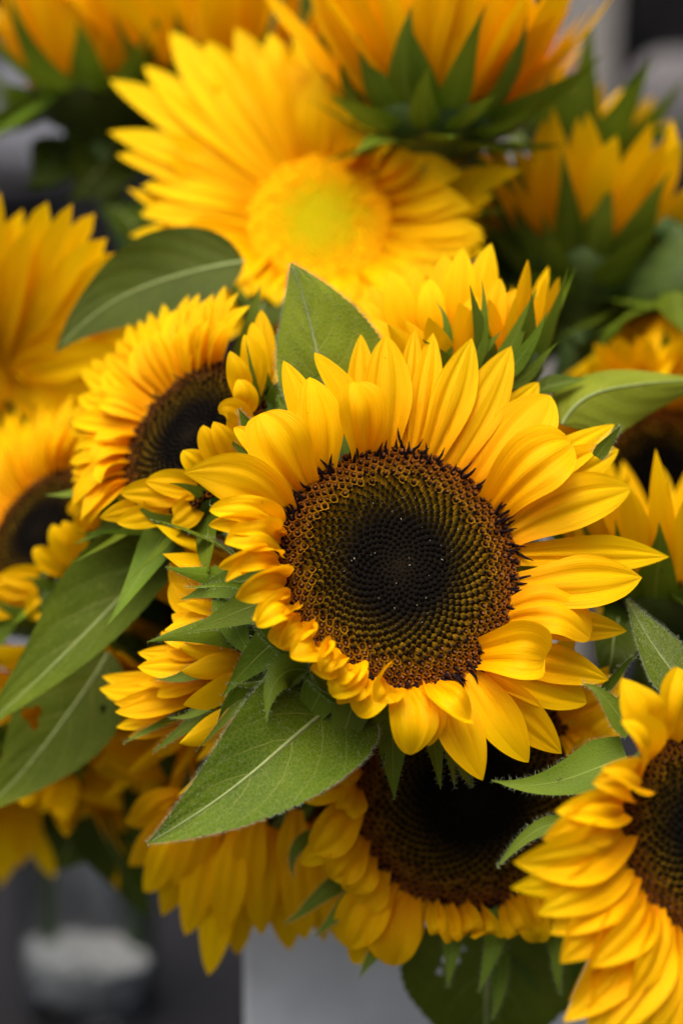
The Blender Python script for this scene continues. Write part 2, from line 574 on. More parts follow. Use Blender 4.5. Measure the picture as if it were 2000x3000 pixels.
class Head:
    def __init__(self, name, label, x, y, d, R, ang, tilt, kind='dark', n=420, dome=0.12, p=0.6, keep=0, stem=True, gold=False, shade=1.0, spikes=40, stem_end=None):
        self.d, self.R = d, R
        self.c = P(x, y, d)
        a, t = math.radians(ang), math.radians(tilt)
        self.n = nrm(-FW * math.cos(t) + math.sin(t) * (math.cos(a) * RT + math.sin(a) * UP))
        ref = RT if abs(np.dot(RT, self.n)) < 0.9 else UP
        self.x = nrm(ref - np.dot(ref, self.n) * self.n)
        self.y = np.cross(self.n, self.x)
        self.A = np.stack([self.x, self.y, self.n])
        self.t = thing(name, label, 'sunflower', self.c, self.A, 'sunflowers in the bunch')
        self.pm = M_PETAL_GOLD if gold else M_PETAL
        self.used = []
        # receptacle
        prof = [(1.0, -0.02), (1.03, -0.14), (0.95, -0.34), (0.72, -0.52), (0.42, -0.64), (0.2, -0.74), (0.12, -0.9)]
        ns = 28
        an = np.linspace(0, 2 * math.pi, ns, endpoint=False)
        V = np.concatenate([np.stack([np.cos(an) * r_ * R, np.sin(an) * r_ * R, np.full(ns, z * R)], 1) for r_, z in prof])
        F = []
        for j in range(len(prof) - 1):
            for i in range(ns):
                k = (i + 1) % ns
                F.append((j * ns + i, (j + 1) * ns + i, (j + 1) * ns + k, j * ns + k))
        mk('receptacle', self.W(V), F, M_RECEPT, self.t)
        # disc
        nr = 9
        V = [np.array([[0, 0, dome * R]])]
        F = []
        for j in range(1, nr):
            f = j / (nr - 1)
            V.append(np.stack([np.cos(an) * f * R, np.sin(an) * f * R, np.full(ns, dome * R * (1 - f * f))], 1))
        for i in range(ns):
            F.append((0, 1 + i, 1 + (i + 1) % ns))
        for j in range(nr - 2):
            for i in range(ns):
                k = (i + 1) % ns
                F.append((1 + j * ns + i, 1 + (j + 1) * ns + i, 1 + (j + 1) * ns + k, 1 + j * ns + k))
        disc = mk('disc', self.W(np.concatenate(V)), F, M_DISC if kind == 'dark' else M_DISC_GOLD, self.t)
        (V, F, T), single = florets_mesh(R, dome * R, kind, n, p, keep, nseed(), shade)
        o = mk('floret_bed', self.W(V), F, M_FLORET, disc, tint=T, smooth=False)
        o['kind'] = 'stuff'
        for V, F, T in single:
            mk('floret', self.W(V), F, M_FLORET, disc, tint=T, smooth=False)
        # dark stigmas on the rim
        if kind == 'dark' and spikes:
            r = np.random.default_rng(nseed())
            V, F, T = [], [], []
            b = 0
            for k in range(spikes):
                th = r.uniform(0, 2 * math.pi)
                f = r.uniform(0.90, 1.01)
                er = np.array([math.cos(th), math.sin(th), 0])
                et = np.array([-math.sin(th), math.cos(th), 0])
                L = R * r.uniform(0.055, 0.125)
                p0 = er * f * R + np.array([0, 0, dome * R * (1 - f * f)])
                dr = nrm(er * r.uniform(0.5, 1.0) + et * r.normal() * 0.3 + np.array([0, 0, r.uniform(0.5, 1.0)]))
                p1 = p0 + dr * L
                p2 = p1 + nrm(dr + et * r.normal() * 0.3 + er * r.uniform(0.1, 0.6)) * L * 0.6
                v, f_ = tube([p0, (p0 + p1) / 2, p1, p2], np.array([0.4, 0.42, 0.34, 0.08]) * R * 0.034, 5)
                V.append(v)
                F += [tuple(i + b for i in q) for q in f_]
                b += len(v)
                T.append(np.tile(np.array([0.014, 0.007, 0.007]), (len(v), 1)))
            o = mk('stigma_fringe', self.W(np.concatenate(V)), F, M_FLORET, disc, tint=np.concatenate(T))
            o['kind'] = 'stuff'
        self.disc = disc
        if stem:
            e = P(1000, 2330, 0.93) if stem_end is None else stem_end
            e = e + np.array([rng.uniform(-.03, .03), rng.uniform(-.02, .03), 0])
            s0 = self.c - self.n * R * 0.8
            s1 = s0 - self.n * 0.05 - np.array([0, 0, 0.02]) + FW * 0.03
            s2 = e + np.array([0, 0.0, 0.09])
            C, _ = bez([s0, s1, s2, e], np.linspace(0, 1, 18))
            C = np.vstack([C, e - np.array([0, 0, 0.16])])
            v, f_ = tube(C, np.linspace(0.0058, 0.0046, 19), 10)
            mk('stem', v, f_, M_STEM, self.t)
    def W(self, V):
        return self.c + np.asarray(V) @ self.A
    def loc(self, wp):
        return self.A @ (wp - self.c)
    def on_plane(self, x, y, h):
        "where the view ray through a photo point meets the plane h above the disc"
        q = P(x, y, 1.0) - CAM
        s = np.dot(self.c + self.n * h - CAM, self.n) / np.dot(q, self.n)
        return CAM + q * s
    # -- petals -----------------------------------------------------------
    def sheet(self, pts, Wm, N, kind='petal', nu=9, nv=16, **kw):
        seed = nseed()
        if kind == 'petal':
            prof = half_petal(Wm, **{k: kw.pop(k) for k in ('base', 'peak', 'p', 'q', 'tip') if k in kw})
            mat = self.pm
        else:
            prof = half_bract(Wm, **{k: kw.pop(k) for k in ('peak', 'base') if k in kw})
            mat = M_BRACT
        V, uv = blade(pts, N, prof, nu, nv, seed=seed, **kw)
        o = mk(kind, V, grid_faces(nu, nv), mat, self.t, uv=uv)
        if kind == 'bract' and self.hairy:
            g = V.reshape(nv, nu, 3)
            L = np.concatenate([g[:, 0], g[:, -1]])
            D = np.concatenate([g[:, 0] - g[:, 2], g[:, -1] - g[:, -3]])
            r = np.random.default_rng(seed)
            k = np.arange(len(L) - 1)
            k = k[k != nv - 1]
            k = np.repeat(k, 3)
            a = r.uniform(0, 1, len(k))[:, None]
            hv, hf = hairs(L[k] * (1 - a) + L[k + 1] * a, nrm(D[k] * (1 - a) + D[k + 1] * a), 0.0016, 0.00004, 0.5, seed)
            h = mk('hair_fringe', hv, hf, M_HAIR, o)
            h['kind'] = 'stuff'
        return o
    hairy = False
    def petal_to(self, root, tip_at, W, h=0.004, bulge=0.004, lat=0.0, rim=0.96, hb=0.0, bdir=None, **kw):
        "petal from the rim to a photo point; W in photo pixels; h: height of the tip over the disc plane"
        b = self.loc(self.on_plane(*root, hb))
        a = math.atan2(b[1], b[0])
        self.used.append(a)
        R = self.R * rim
        P0 = self.W(np.array([R * math.cos(a), R * math.sin(a), -0.02 * self.R + hb]))
        P3 = self.on_plane(*tip_at, h)
        m = (P3 - P0)
        side = nrm(np.cross(m, self.n))
        P1 = P0 + m * 0.33 + self.n * bulge + side * lat
        P2 = P0 + m * 0.68 + self.n * bulge * 0.8 + side * lat * 0.7
        N = nrm(self.n + 0.12 * side * rng.normal())
        Wm = PX(W, self.d)
        return self.sheet([P0, P1, P2, P3], Wm, N, **kw)
    def ring(self, n, L, W, e1, e2, jit=0.18, layers=2, rng_a=None, skip=0.0, kind='petal', r0=0.97, z0=-0.02, lat=0.2, nu=9, nv=16, de=0.0, da=0.0, **kw):
        "n petals round the head; e1/e2: elevation of inner and outer half over the disc plane (degrees)"
        r = np.random.default_rng(nseed())
        if kind == 'petal':
            n, W = int(n * 1.4), W * .8
        for k in range(n):
            a = 2 * math.pi * (k + r.uniform(-0.3, 0.3)) / n
            if rng_a and not any(lo <= (math.degrees(a) % 360) <= hi for lo, hi in rng_a): continue
            if skip and any(abs((a - q + math.pi) % (2 * math.pi) - math.pi) < skip for q in self.used): continue
            ly = k % layers
            er = np.array([math.cos(a), math.sin(a), 0])
            et = np.array([-math.sin(a), math.cos(a), 0])
            ez = np.array([0, 0, 1.0])
            lean = de * math.cos(a - math.radians(da))      # more upright towards one side
            E1 = math.radians(e1 + ly * 9 + lean + r.normal() * 6)
            E2 = math.radians(e2 + ly * 9 + lean * 1.3 + r.normal() * 14)
            l = L * (1 + jit * r.normal() * 0.6)
            ww = W * (1 + jit * r.normal() * 0.6)
            p0 = er * self.R * (r0 - 0.03 * ly) + ez * self.R * (z0 - 0.02 * ly)
            p1 = p0 + l * 0.36 * (er * math.cos(E1) + ez * math.sin(E1))
            p2 = p1 + l * 0.34 * (er * math.cos((E1 + E2) / 2) + ez * math.sin((E1 + E2) / 2)) + et * l * lat * 0.3 * r.normal()
            p3 = p2 + l * 0.34 * (er * math.cos(E2) + ez * math.sin(E2)) + et * l * lat * 0.35 * r.normal()
            N = self.W(ez * math.cos(E1) - er * math.sin(E1) + et * 0.25 * r.normal()) - self.c
            k2 = dict(kw)
            if kind == 'petal':
                k2.setdefault('phi', r.uniform(-0.2, 0.75))
                k2.setdefault('groove', r.uniform(0.03, 0.11))
                k2.setdefault('wave', r.uniform(0, 0.14))
                k2.setdefault('twist', r.normal() * 0.3)
                k2['q'] = r.uniform(0.8, 1.1)
                k2['p'] = 1.8
                k2['base'] = .55
                k2.setdefault('crease', .02)
                k2['peak'] = r.uniform(0.42, 0.58)
            else:
                k2.setdefault('phi', r.uniform(0.15, 0.5))
                k2.setdefault('twist', r.normal() * 0.2)
                k2.setdefault('wave', 0.05)
            self.sheet([self.W(q) for q in (p0, p1, p2, p3)], ww, N, kind=kind, nu=nu, nv=nv, **k2)
    def bracts(self, n=20, L=None, W=None, e1=10, e2=30, **kw):
        L = L or self.R * 1.1
        W = W or self.R * 0.42
        self.ring(n, L, W, e1, e2, kind='bract', nu=7, nv=12, **{'r0': 0.98, 'z0': -0.2, **kw})
    def free(self, pts, W, N=(0, 0, 1), kind='bract', N2=None, **kw):
        "petal or bract through photo points (x, y, depth); W in photo pixels"
        q = [P(*p) for p in pts]
        d = sum(p[2] for p in pts) / len(pts)
        return self.sheet(q, PX(W, d), camvec(N), kind=kind, N2=None if N2 is None else camvec(N2), **kw)
    # -- leaves -----------------------------------------------------------
    def leaf(self, pts, W, N=(0, 0, 1), mat=None, asym=(1, 1), phi=0.2, twist=0.0, N2=None, wave=0.08, teeth=18, fold=0.12, hair=False, nv=60, nu=25, peak=0.7, stalk=None, label=None, ripple=0.04, holes=()):
        seed = nseed()
        q = [P(*p) for p in pts]
        d = sum(p[2] for p in pts) / len(pts)
        Wm = PX(W, d)
        N2 = None if N2 is None else camvec(N2)
        V, uv = blade(q, camvec(N), half_leaf(Wm, peak, teeth, 0.035), nu, nv, phi=phi, twist=twist, N2=N2, wave=wave, ripple=ripple, seed=seed, asym=asym, fold=fold)
        F = grid_faces(nu, nv)
        if holes:
            cu = uv[[f[0] for f in F]] * .5 + uv[[f[2] for f in F]] * .5
            keep = np.ones(len(F), bool)
            for hu, hv, ru, rv in holes:
                an_ = np.arctan2((cu[:, 1] - hv) / rv, (cu[:, 0] - hu) / ru)
                keep &= np.hypot((cu[:, 0] - hu) / ru, (cu[:, 1] - hv) / rv) > 1 + .3 * np.sin(3 * an_ + hu * 9)
            F = [f for f, k_ in zip(F, keep) if k_]
        o = mk('leaf', V, F, mat or M_LEAF, self.t, uv=uv, label=label)
        g = V.reshape(nv, nu, 3)
        nn = np.cross(g[1:, nu // 2] - g[:-1, nu // 2], g[:-1, nu // 2 + 1] - g[:-1, nu // 2 - 1])
        tv, tf = tube(g[:-2, nu // 2], np.linspace(0.026, 0.006, nv - 2) * Wm * 0.8, 6)
        mk('midrib', tv, tf, M_RIB, o)
        if stalk is not None:
            C, _ = bez([q[0]] + [P(*p) for p in stalk], np.linspace(0, 1, 10))
            tv, tf = tube(C, 0.0018, 8)
            mk('leaf_stalk', tv, tf, M_STEM, o)
        if hair:
            r = np.random.default_rng(seed)
            E = np.concatenate([g[:, 0], g[:, -1]])
            D = np.concatenate([g[:, 0] - g[:, 2], g[:, -1] - g[:, -3]])
            k = np.arange(len(E) - 1)
            k = np.repeat(k[k != nv - 1], 7)
            a = r.uniform(0, 1, len(k))[:, None]
            roots = E[k] * (1 - a) + E[k + 1] * a
            dirs = nrm(D[k])
            # along the midrib and on the blade
            nrmv = nrm(np.cross(g[2:, nu // 2] - g[:-2, nu // 2], g[1:-1, -1] - g[1:-1, 0]))
            if np.dot(nrmv.mean(0), -FW) < 0: nrmv = -nrmv
            k2 = r.integers(1, nv - 3, 1300)
            j2 = r.integers(1, nu - 1, 1300)
            j2[:300] = nu // 2
            b1, b2 = r.uniform(0, 1, (2, 1300, 1))
            rr = g[k2, j2] * (1 - b1) + g[k2 + 1, j2] * b1
            rr = rr * (1 - 0.5 * b2) + g[k2, j2 + 1 - (j2 == nu - 1)] * 0.5 * b2
            lat = nrm(g[k2, np.minimum(j2 + 1, nu - 1)] - g[k2, j2 - 1])
            dd = nrm(nrmv[k2 - 1] + 0.8 * lat * r.normal(size=(1300, 1)))
            hv, hf = hairs(np.concatenate([roots, rr]), np.concatenate([dirs, dd]), 0.0015, 0.000036, 0.5, seed)
            h = mk('leaf_hair', hv, hf, M_HAIR, o)
            h['kind'] = 'stuff'
        return o
M_RIB = simple("leaf_rib", (0.27, 0.34, 0.11), 0.6, 0.3, 300, 0.15)


# ================================================================== setting
def struct(o):
    o['kind'] = 'structure'
    return o
def paving():
    m, t, b, out = newmat("paving_stone")
    tc = t.nodes.new('ShaderNodeTexCoord')
    n1 = t.nodes.new('ShaderNodeTexNoise')
    n1.inputs['Scale'].default_value = 0.35
    n1.inputs['Detail'].default_value = 3
    n2 = t.nodes.new('ShaderNodeTexNoise')
    n2.inputs['Scale'].default_value = 60
    n2.inputs['Detail'].default_value = 6
    t.links.new(tc.outputs['Object'], n1.inputs['Vector'])
    t.links.new(tc.outputs['Object'], n2.inputs['Vector'])
    sx = t.nodes.new('ShaderNodeSeparateXYZ')
    t.links.new(tc.outputs['Object'], sx.inputs[0])
    rp = ramp(t, [(0.35, (0.060, 0.055, 0.048)), (0.65, (0.10, 0.093, 0.08))])
    t.links.new(n1.outputs[0], rp.inputs[0])
    asp = ramp(t, [(0.35, (0.05, 0.053, 0.063)), (0.65, (0.085, 0.09, 0.105))])
    t.links.new(n2.outputs[0], asp.inputs[0])
    side = math_node(t, 'GREATER_THAN', sx.outputs[0], -0.35)      # asphalt meets stone paving
    c = mixcol(t, side, asp.outputs[0], rp.outputs[0])
    c = mixcol(t, 0.15, c, n2.outputs['Color'], 'SOFT_LIGHT')
    t.links.new(c, b.inputs['Base Color'])
    b.inputs['Roughness'].default_value = 0.85
    return m
V = [(-60, -5, 0), (60, -5, 0), (60, 120, 0), (-60, 120, 0)]
struct(mk('ground', V, [(0, 1, 2, 3)], paving(), None, smooth=False))

def box(x0, x1, y0, y1, z0, z1, bevel=0.0, seg=3):
    bm = bmesh.new()
    bmesh.ops.create_cube(bm, size=1)
    for v in bm.verts:
        v.co = Vector(((x0 + x1) / 2 + v.co.x * (x1 - x0), (y0 + y1) / 2 + v.co.y * (y1 - y0), (z0 + z1) / 2 + v.co.z * (z1 - z0)))
    if bevel:
        bmesh.ops.bevel(bm, geom=bm.edges[:], offset=bevel, segments=seg, affect='EDGES', profile=0.5)
    bm.verts.index_update()
    V = [tuple(v.co) for v in bm.verts]
    F = [tuple(v.index for v in f.verts) for f in bm.faces]
    bm.free()
    return V, F
def lathe(prof, c, ns=48):
    an = np.linspace(0, 2 * math.pi, ns, endpoint=False)
    V = np.concatenate([np.stack([c[0] + np.cos(an) * r, c[1] + np.sin(an) * r, np.full(ns, c[2] + z)], 1) for r, z in prof])
    F = []
    for j in range(len(prof) - 1):
        for i in range(ns):
            k = (i + 1) % ns
            F.append((j * ns + i, j * ns + k, (j + 1) * ns + k, (j + 1) * ns + i))
    F.append(tuple(range(ns))[::-1])
    return V, F

TZ = 0.744
M_CLOTH = simple("black_table_cloth", (0.008, 0.008, 0.0095), 0.85, 0.2, 260, 0.3, 0.0005)
t = thing('stall_table', 'stall table under a black cloth below the flower containers', 'table', (0, 1.05, 0))
mk('table_top', *box(-0.9, 0.9, 0.55, 1.55, TZ - 0.035, TZ, 0.008), M_CLOTH, t)
M_LEG = simple("table_leg_grey", (0.12, 0.12, 0.13), 0.45, 0.4, 40, 0.2)
for sx in (-0.84, 0.84):
    for sy in (0.62, 1.48):
        mk('leg', *box(sx - .02, sx + .02, sy - .02, sy + .02, 0.0, TZ - 0.035, 0.004), M_LEG, t)

# pale square planter that carries the bunch
pc = P(985, 2200, 0.955)
M_PALE = simple("pale_grey_enamel", (0.56, 0.60, 0.61), 0.4, 0.4, 26, 0.16)
t = thing('square_vase', 'pale grey square vase under the sunflower bunch', 'vase', (pc[0], pc[1], TZ))
x0, x1 = P(560, 2200, 0.885)[0], P(560, 2200, 0.885)[0] + 0.15
y0 = pc[1] - 0.075
zt = TZ + 0.185
wall = 0.006
y1 = y0 + 0.15
bm = bmesh.new()
def vbox(zb, ztop):
    outer = [(x0, y0), (x1, y0), (x1, y1), (x0, y1)]
    inner = [(x0 + wall, y0 + wall), (x1 - wall, y0 + wall), (x1 - wall, y1 - wall), (x0 + wall, y1 - wall)]
    V = [(*p, zb) for p in outer] + [(*p, ztop) for p in outer] + [(*p, ztop) for p in inner] + [(*p, zb + wall) for p in inner]
    F = [(3, 2, 1, 0), (15, 14, 13, 12)[::-1]]
    for a in range(4):
        q = (a + 1) % 4
        F += [(a, q, 4 + q, 4 + a), (4 + a, 4 + q, 8 + q, 8 + a), (8 + a, 8 + q, 12 + q, 12 + a)]
    return V, F
vs = mk('vase_body', *vbox(TZ + 0.001, zt), M_PALE, t, smooth=False)
bv = vs.modifiers.new('rounded', 'BEVEL')
bv.width = 0.003
bv.segments = 3
VASE_MOUTH = np.array([(x0 + x1) / 2, (y0 + y1) / 2, zt])

# clear glass jar with white gravel
gq = P(200, 2338, 1.0) - CAM
gc = CAM + gq * ((TZ - CAM[2]) / gq[2])          # where that view ray meets the table top
gc = np.array([gc[0], gc[1] + 0.012, TZ + 0.0015])
gr = PX(165, 1.2)
t = thing('glass_jar', 'clear glass jar with white gravel in its bottom on the black table', 'jar', gc)
m, nt_, b, out = newmat("jar_glass")
trn = nt_.nodes.new('ShaderNodeBsdfTransparent')
trn.inputs[0].default_value = (0.82, 0.84, 0.85, 1)
gls = nt_.nodes.new('ShaderNodeBsdfGlossy')
gls.inputs['Roughness'].default_value = 0.12
lw = nt_.nodes.new('ShaderNodeLayerWeight')
lw.inputs['Blend'].default_value = 0.5
mx = nt_.nodes.new('ShaderNodeMixShader')
nt_.links.new(math_node(nt_, 'ADD', 0.15, math_node(nt_, 'MULTIPLY', math_node(nt_, 'POWER', lw.outputs['Facing'], 4.0), 0.5)), mx.inputs[0])
nt_.links.new(trn.outputs[0], mx.inputs[1])
nt_.links.new(gls.outputs[0], mx.inputs[2])
nt_.links.new(mx.outputs[0], out.inputs['Surface'])
M_GLASS = m
H = 0.14
mk('glass_body', *lathe([(gr * .78, 0), (gr * .92, .003), (gr * .98, .010), (gr, .022), (gr, H - .002), (gr - .001, H), (gr - .003, H - .001), (gr - .0035, .024), (gr * .7, .007), (0.0005, .007)], gc), M_GLASS, t)
M_GRAVEL = simple("white_gravel", (0.78, 0.78, 0.76), 0.7, 0.3, 400, 0.15, 0.001)
r = np.random.default_rng(5)
GV, GF, gb = [], [], 0
for k in range(1500):
    a = r.uniform(0, 6.283)
    q = (gr - .0062) * (math.sqrt(r.uniform(0, 1)) if k > 1000 else r.uniform(0.88, 1.0))
    top = .028 + .006 * math.cos(a + 2.4)
    zz = r.uniform(.009, top) if k < 1000 else top - r.uniform(0, .008)
    if zz < .024: q *= .82 + .18 * (zz - .009) / .015
    cc = gc + np.array([math.cos(a) * q, math.sin(a) * q, zz])
    s_ = r.uniform(.0022, .0036)
    vv = np.array([(1, 0, 0), (-1, 0, 0), (0, 1, 0), (0, -1, 0), (0, 0, 1), (0, 0, -1)], float) * s_ * r.uniform(.7, 1.2, (6, 1))
    GV.append(vv + cc)
    GF += [tuple(i + gb for i in f) for f in ((0, 2, 4), (2, 1, 4), (1, 3, 4), (3, 0, 4), (2, 0, 5), (1, 2, 5), (3, 1, 5), (0, 3, 5))]
    gb += 6
o = mk('gravel', np.concatenate(GV), GF, M_GRAVEL, t)
o['kind'] = 'stuff'


# ================================================================== passers-by, far out of focus
M_COAT = simple("black_coat", (0.008, 0.008, 0.009), 0.9, 0.15, 80, 0.4)
M_TROUSER = simple("charcoal_trousers", (0.03, 0.03, 0.033), 0.9, 0.15, 80, 0.3)
M_SKIN = simple("skin", (0.46, 0.26, 0.20), 0.5, 0.35, 60, 0.1)
M_HAIRP = simple("dark_hair", (0.02, 0.014, 0.01), 0.5, 0.3, 200, 0.4)
M_BAG = simple("light_grey_cloth", (0.13, 0.125, 0.13), 0.85, 0.2, 30, 0.15)
def person(label, loc, yaw, lhand, rhand, lelb, relb):
    "standing figure; hands and elbows in the figure's own space (x right, y back, z up)"
    J, E, RD, ids = [], [], [], {}
    def j(n, p, r, par=None):
        ids[n] = len(J)
        J.append(p)
        RD.append(r)
        if par is not None: E.append((ids[par], ids[n]))
    j('pelvis', (0, 0, .95), (.16, .115))
    j('waist', (0, 0, 1.10), (.145, .10), 'pelvis')
    j('chest', (0, 0, 1.30), (.165, .115), 'waist')
    j('collar', (0, 0, 1.44), (.10, .08), 'chest')
    j('neck', (0, -.01, 1.50), (.055, .058), 'collar')
    j('jaw', (0, -.03, 1.575), (.062, .075), 'neck')
    j('brow', (0, -.02, 1.66), (.078, .095), 'jaw')
    j('crown', (0, -.005, 1.735), (.06, .075), 'brow')
    j('nose', (0, -.115, 1.625), (.012, .014), 'jaw')
    for s, sx, el, ha in (('l', -1, lelb, lhand), ('r', 1, relb, rhand)):
        j(s + 'sh', (sx * .18, 0, 1.41), (.068, .07), 'collar')
        j(s + 'el', el, (.047, .047), s + 'sh')
        e, h = np.array(el), np.array(ha)
        dr = nrm(h - e)
        wr = h - dr * .09
        j(s + 'wr', tuple(wr), (.028, .024), s + 'el')
        j(s + 'pa', tuple(wr + dr * .05), (.034, .018), s + 'wr')
        sd = nrm(np.cross(dr, (0, 1, 0)) + 1e-6)
        for k, (o_, l) in enumerate(((-.03, .062), (-.01, .074), (.01, .07), (.03, .055))):
            b0 = wr + dr * .088 + sd * o_
            j(s + f'f{k}a', tuple(b0), (.0105, .0105), s + 'pa')
            m_ = b0 + dr * l * .55 + np.array([0, -.012, 0])
            j(s + f'f{k}b', tuple(m_), (.0088, .0088), s + f'f{k}a')
            j(s + f'f{k}c', tuple(m_ + dr * l * .3 + np.array([0, -.022, 0])), (.0072, .0072), s + f'f{k}b')
        t0 = wr + dr * .035 - sd * .042
        j(s + 'ta', tuple(t0), (.012, .012), s + 'wr')
        j(s + 'tb', tuple(t0 + dr * .04 - sd * .014), (.0095, .0095), s + 'ta')
        j(s + 'hip', (sx * .095, 0, .88), (.095, .10), 'pelvis')
        j(s + 'kn', (sx * .10, -.01, .49), (.062, .066), s + 'hip')
        j(s + 'ca', (sx * .10, .012, .34), (.055, .06), s + 'kn')
        j(s + 'an', (sx * .10, .01, .09), (.037, .042), s + 'ca')
        j(s + 'to', (sx * .115, -.15, .045), (.04, .04), s + 'an')
    me = bpy.data.meshes.new('person')
    me.from_pydata(J, E, [])
    o = bpy.data.objects.new('person', me)
    COL.objects.link(o)
    sk = o.modifiers.new('skin', 'SKIN')
    sv = me.skin_vertices[0].data
    for i, rr in enumerate(RD): sv[i].radius = rr
    sv[0].use_root = True
    o.modifiers.new('sub', 'SUBSURF').levels = 1
    dg = bpy.context.evaluated_depsgraph_get()
    fin = bpy.data.meshes.new_from_object(o.evaluated_get(dg))
    o.modifiers.clear()
    o.data = fin
    for mm in (M_COAT, M_TROUSER, M_SKIN): fin.materials.append(mm)
    hands = [np.array(lhand), np.array(rhand)]
    for p in fin.polygons:
        c = np.array(p.center)
        p.use_smooth = True
        if c[2] > 1.505 or min(np.linalg.norm(c - h) for h in hands) < .10: p.material_index = 2
        elif c[2] < .86: p.material_index = 1
        else: p.material_index = 0
    zmin = min(v.co.z for v in fin.vertices)
    o.location = (loc[0], loc[1], -zmin)
    o.rotation_euler = (0, 0, yaw)
    o['label'] = label
    o['category'] = 'person'
    # hair cap
    bm = bmesh.new()
    bmesh.ops.create_uvsphere(bm, u_segments=20, v_segments=12, radius=1)
    bmesh.ops.delete(bm, geom=[v for v in bm.verts if v.co.z < -.35 or (v.co.y < -.45 and v.co.z < .35)], context='VERTS')
    hm = bpy.data.meshes.new('hair')
    for v in bm.verts: v.co = Vector((v.co.x * .098, v.co.y * .118 + .0, v.co.z * .115 + 1.685))
    bm.to_mesh(hm)
    bm.free()
    hm.materials.append(M_HAIRP)
    h = bpy.data.objects.new('hair', hm)
    COL.objects.link(h)
    h.parent = o
    return o
hA = P(1296, 150, 2.2)
bx, by = hA[0] - .33, hA[1] + .22
person('person in black coat with one forearm held out, behind the topmost sunflower', (bx, by), 0.0,
       (-.33, -.05, .78), (.33, -.22, hA[2] + .0), (-.29, .03, 1.10), (.28, .04, 1.12))
bB = P(1620, 150, 2.35)
person('person in black coat with a light grey bag at the side', (bB[0] + .06, bB[1] + .1), 0.15,
       (-.34, -.08, .83), (.32, 0, .80), (-.30, .02, 1.11), (.27, .03, 1.1))
bg_ = P(1562, 262, 2.1)
t = thing('shoulder_bag', 'light grey cloth bag hanging against the black coat', 'bag', bg_)
bm = bmesh.new()
bmesh.ops.create_uvsphere(bm, u_segments=24, v_segments=14, radius=1)
V = [(bg_[0] + .050 * np.sign(v.co.x) * abs(v.co.x) ** .7, bg_[1] + .04 * v.co.y, bg_[2] - .0 + .055 * np.sign(v.co.z) * abs(v.co.z) ** .8) for v in bm.verts]
bm.verts.index_update()
F = [tuple(v.index for v in f.verts) for f in bm.faces]
bm.free()
mk('bag_body', V, F, M_BAG, t)
C, _ = bez([bg_ + (-.04, 0, .04), bg_ + (-.03, .02, .3), bg_ + (.08, .06, .36), bg_ + (.16, .12, .42)], np.linspace(0, 1, 14))
mk('strap', *tube(C, .008, 8), M_COAT, t)
# black bin on the asphalt
bb = P(0, 370, 4.4)
t = thing('litter_bin', 'dark litter bin standing on the grey asphalt', 'bin', (bb[0] - .12, bb[1], 0))
mk('bin_body', *lathe([(.20, 0.002), (.22, .04), (.24, .72), (.235, .74), (.21, .74), (.2, .1), (.001, .09)], (bb[0] - .12, bb[1], 0)), M_COAT, t)
mk('bin_rim', *lathe([(.236, .742), (.252, .75), (.252, .775), (.22, .78), (.21, .76)], (bb[0] - .12, bb[1], 0)), M_TROUSER, t)


# ================================================================== sunflowers
E_VASE = np.array([VASE_MOUTH[0], VASE_MOUTH[1], VASE_MOUTH[2]])
def C1(x, y): return (392 + .75 * x, 705.6 + .75 * y)

# ---- the large sharp flower ------------------------------------------------
f1 = Head('sunflower', 'large sharp open sunflower with brown and black disc, above the hairy leaf', 912, 1306, 0.700, 0.0362, 48, 20,
          n=1120, dome=0.10, p=0.62, keep=300, spikes=170, stem_end=E_VASE)
f1.hairy = True
HQ = dict(nu=25, nv=34)
def fp(root, tip_at, W, h=4, b=4, **kw):
    q = dict(phi=0.25, groove=0.16, wave=0.08, ripple=0.04, crease=.022, base=.55, p=1.8)
    q.update(HQ)
    q.update(kw)
    f1.petal_to(C1(*root), C1(*tip_at), W * .75, h=h / 1000, bulge=b / 1000, **q)
# back row
fp((650, 470), (440, 138), 105, 0, 3, notch=.0, q=.7)
fp((470, 500), (345, 163), 108, 1, 4, q=.8)
fp((400, 560), (193, 368), 105, 2, 6, phi=.5, q=.7)
fp((575, 460), (582, 82), 100, -1, 3)
fp((700, 440), (748, 68), 92, -3, 3)
fp((745, 450), (803, 78), 100, -1, 4, phi=.35)
fp((900, 500), (1126, 230), 120, -3, 3, q=.7)
fp((1000, 600), (1358, 358), 120, -2, 7, q=.9, phi=.1)
fp((985, 610), (1371, 436), 150, 0, 6, q=.75)
fp((1040, 760), (1526, 765), 120, -4, 5, p=1.6, q=1.0, peak=.58)
fp((1010, 960), (1396, 992), 110, -6, 4, p=1.7)
fp((960, 1060), (1340, 1142), 125, -4, 6, q=.85)
fp((930, 1090), (1274, 1212), 165, -5, 5, q=.75)
fp((880, 1120), (1197, 1368), 150, -4, 6, q=.9)
fp((330, 650), (150, 610), 80, 8, 8, phi=.9)
# middle and front row
fp((655, 460), (660, 87), 158, 3, 4, phi=.2, groove=.1, q=.75)
fp((470, 520), (425, 214), 150, 6, 6, phi=.25, groove=.1, q=.75)
fp((590, 465), (556, 229), 172, 10, 9, phi=.45, q=.5, peak=.55)
fp((415, 565), (275, 325), 205, 8, 9, phi=.4, q=.5, peak=.6, lat=-.003)
fp((345, 640), (38, 508), 165, 9, 11, phi=.1, groove=.05, q=1.05, peak=.5, lat=.004, twist=.25)
fp((790, 470), (922, 94), 140, 4, 5, phi=.3, groove=.12, q=.95)
fp((850, 500), (1042, 119), 148, 4, 4, phi=.15, groove=.09, q=.9)
fp((930, 560), (1162, 270), 205, 5, 6, phi=.2, groove=.05, q=.75, peak=.55, wave=.09)
fp((975, 630), (1226, 415), 215, 11, 12, phi=.25, q=.55, groove=.1, lat=-.004, peak=.55)
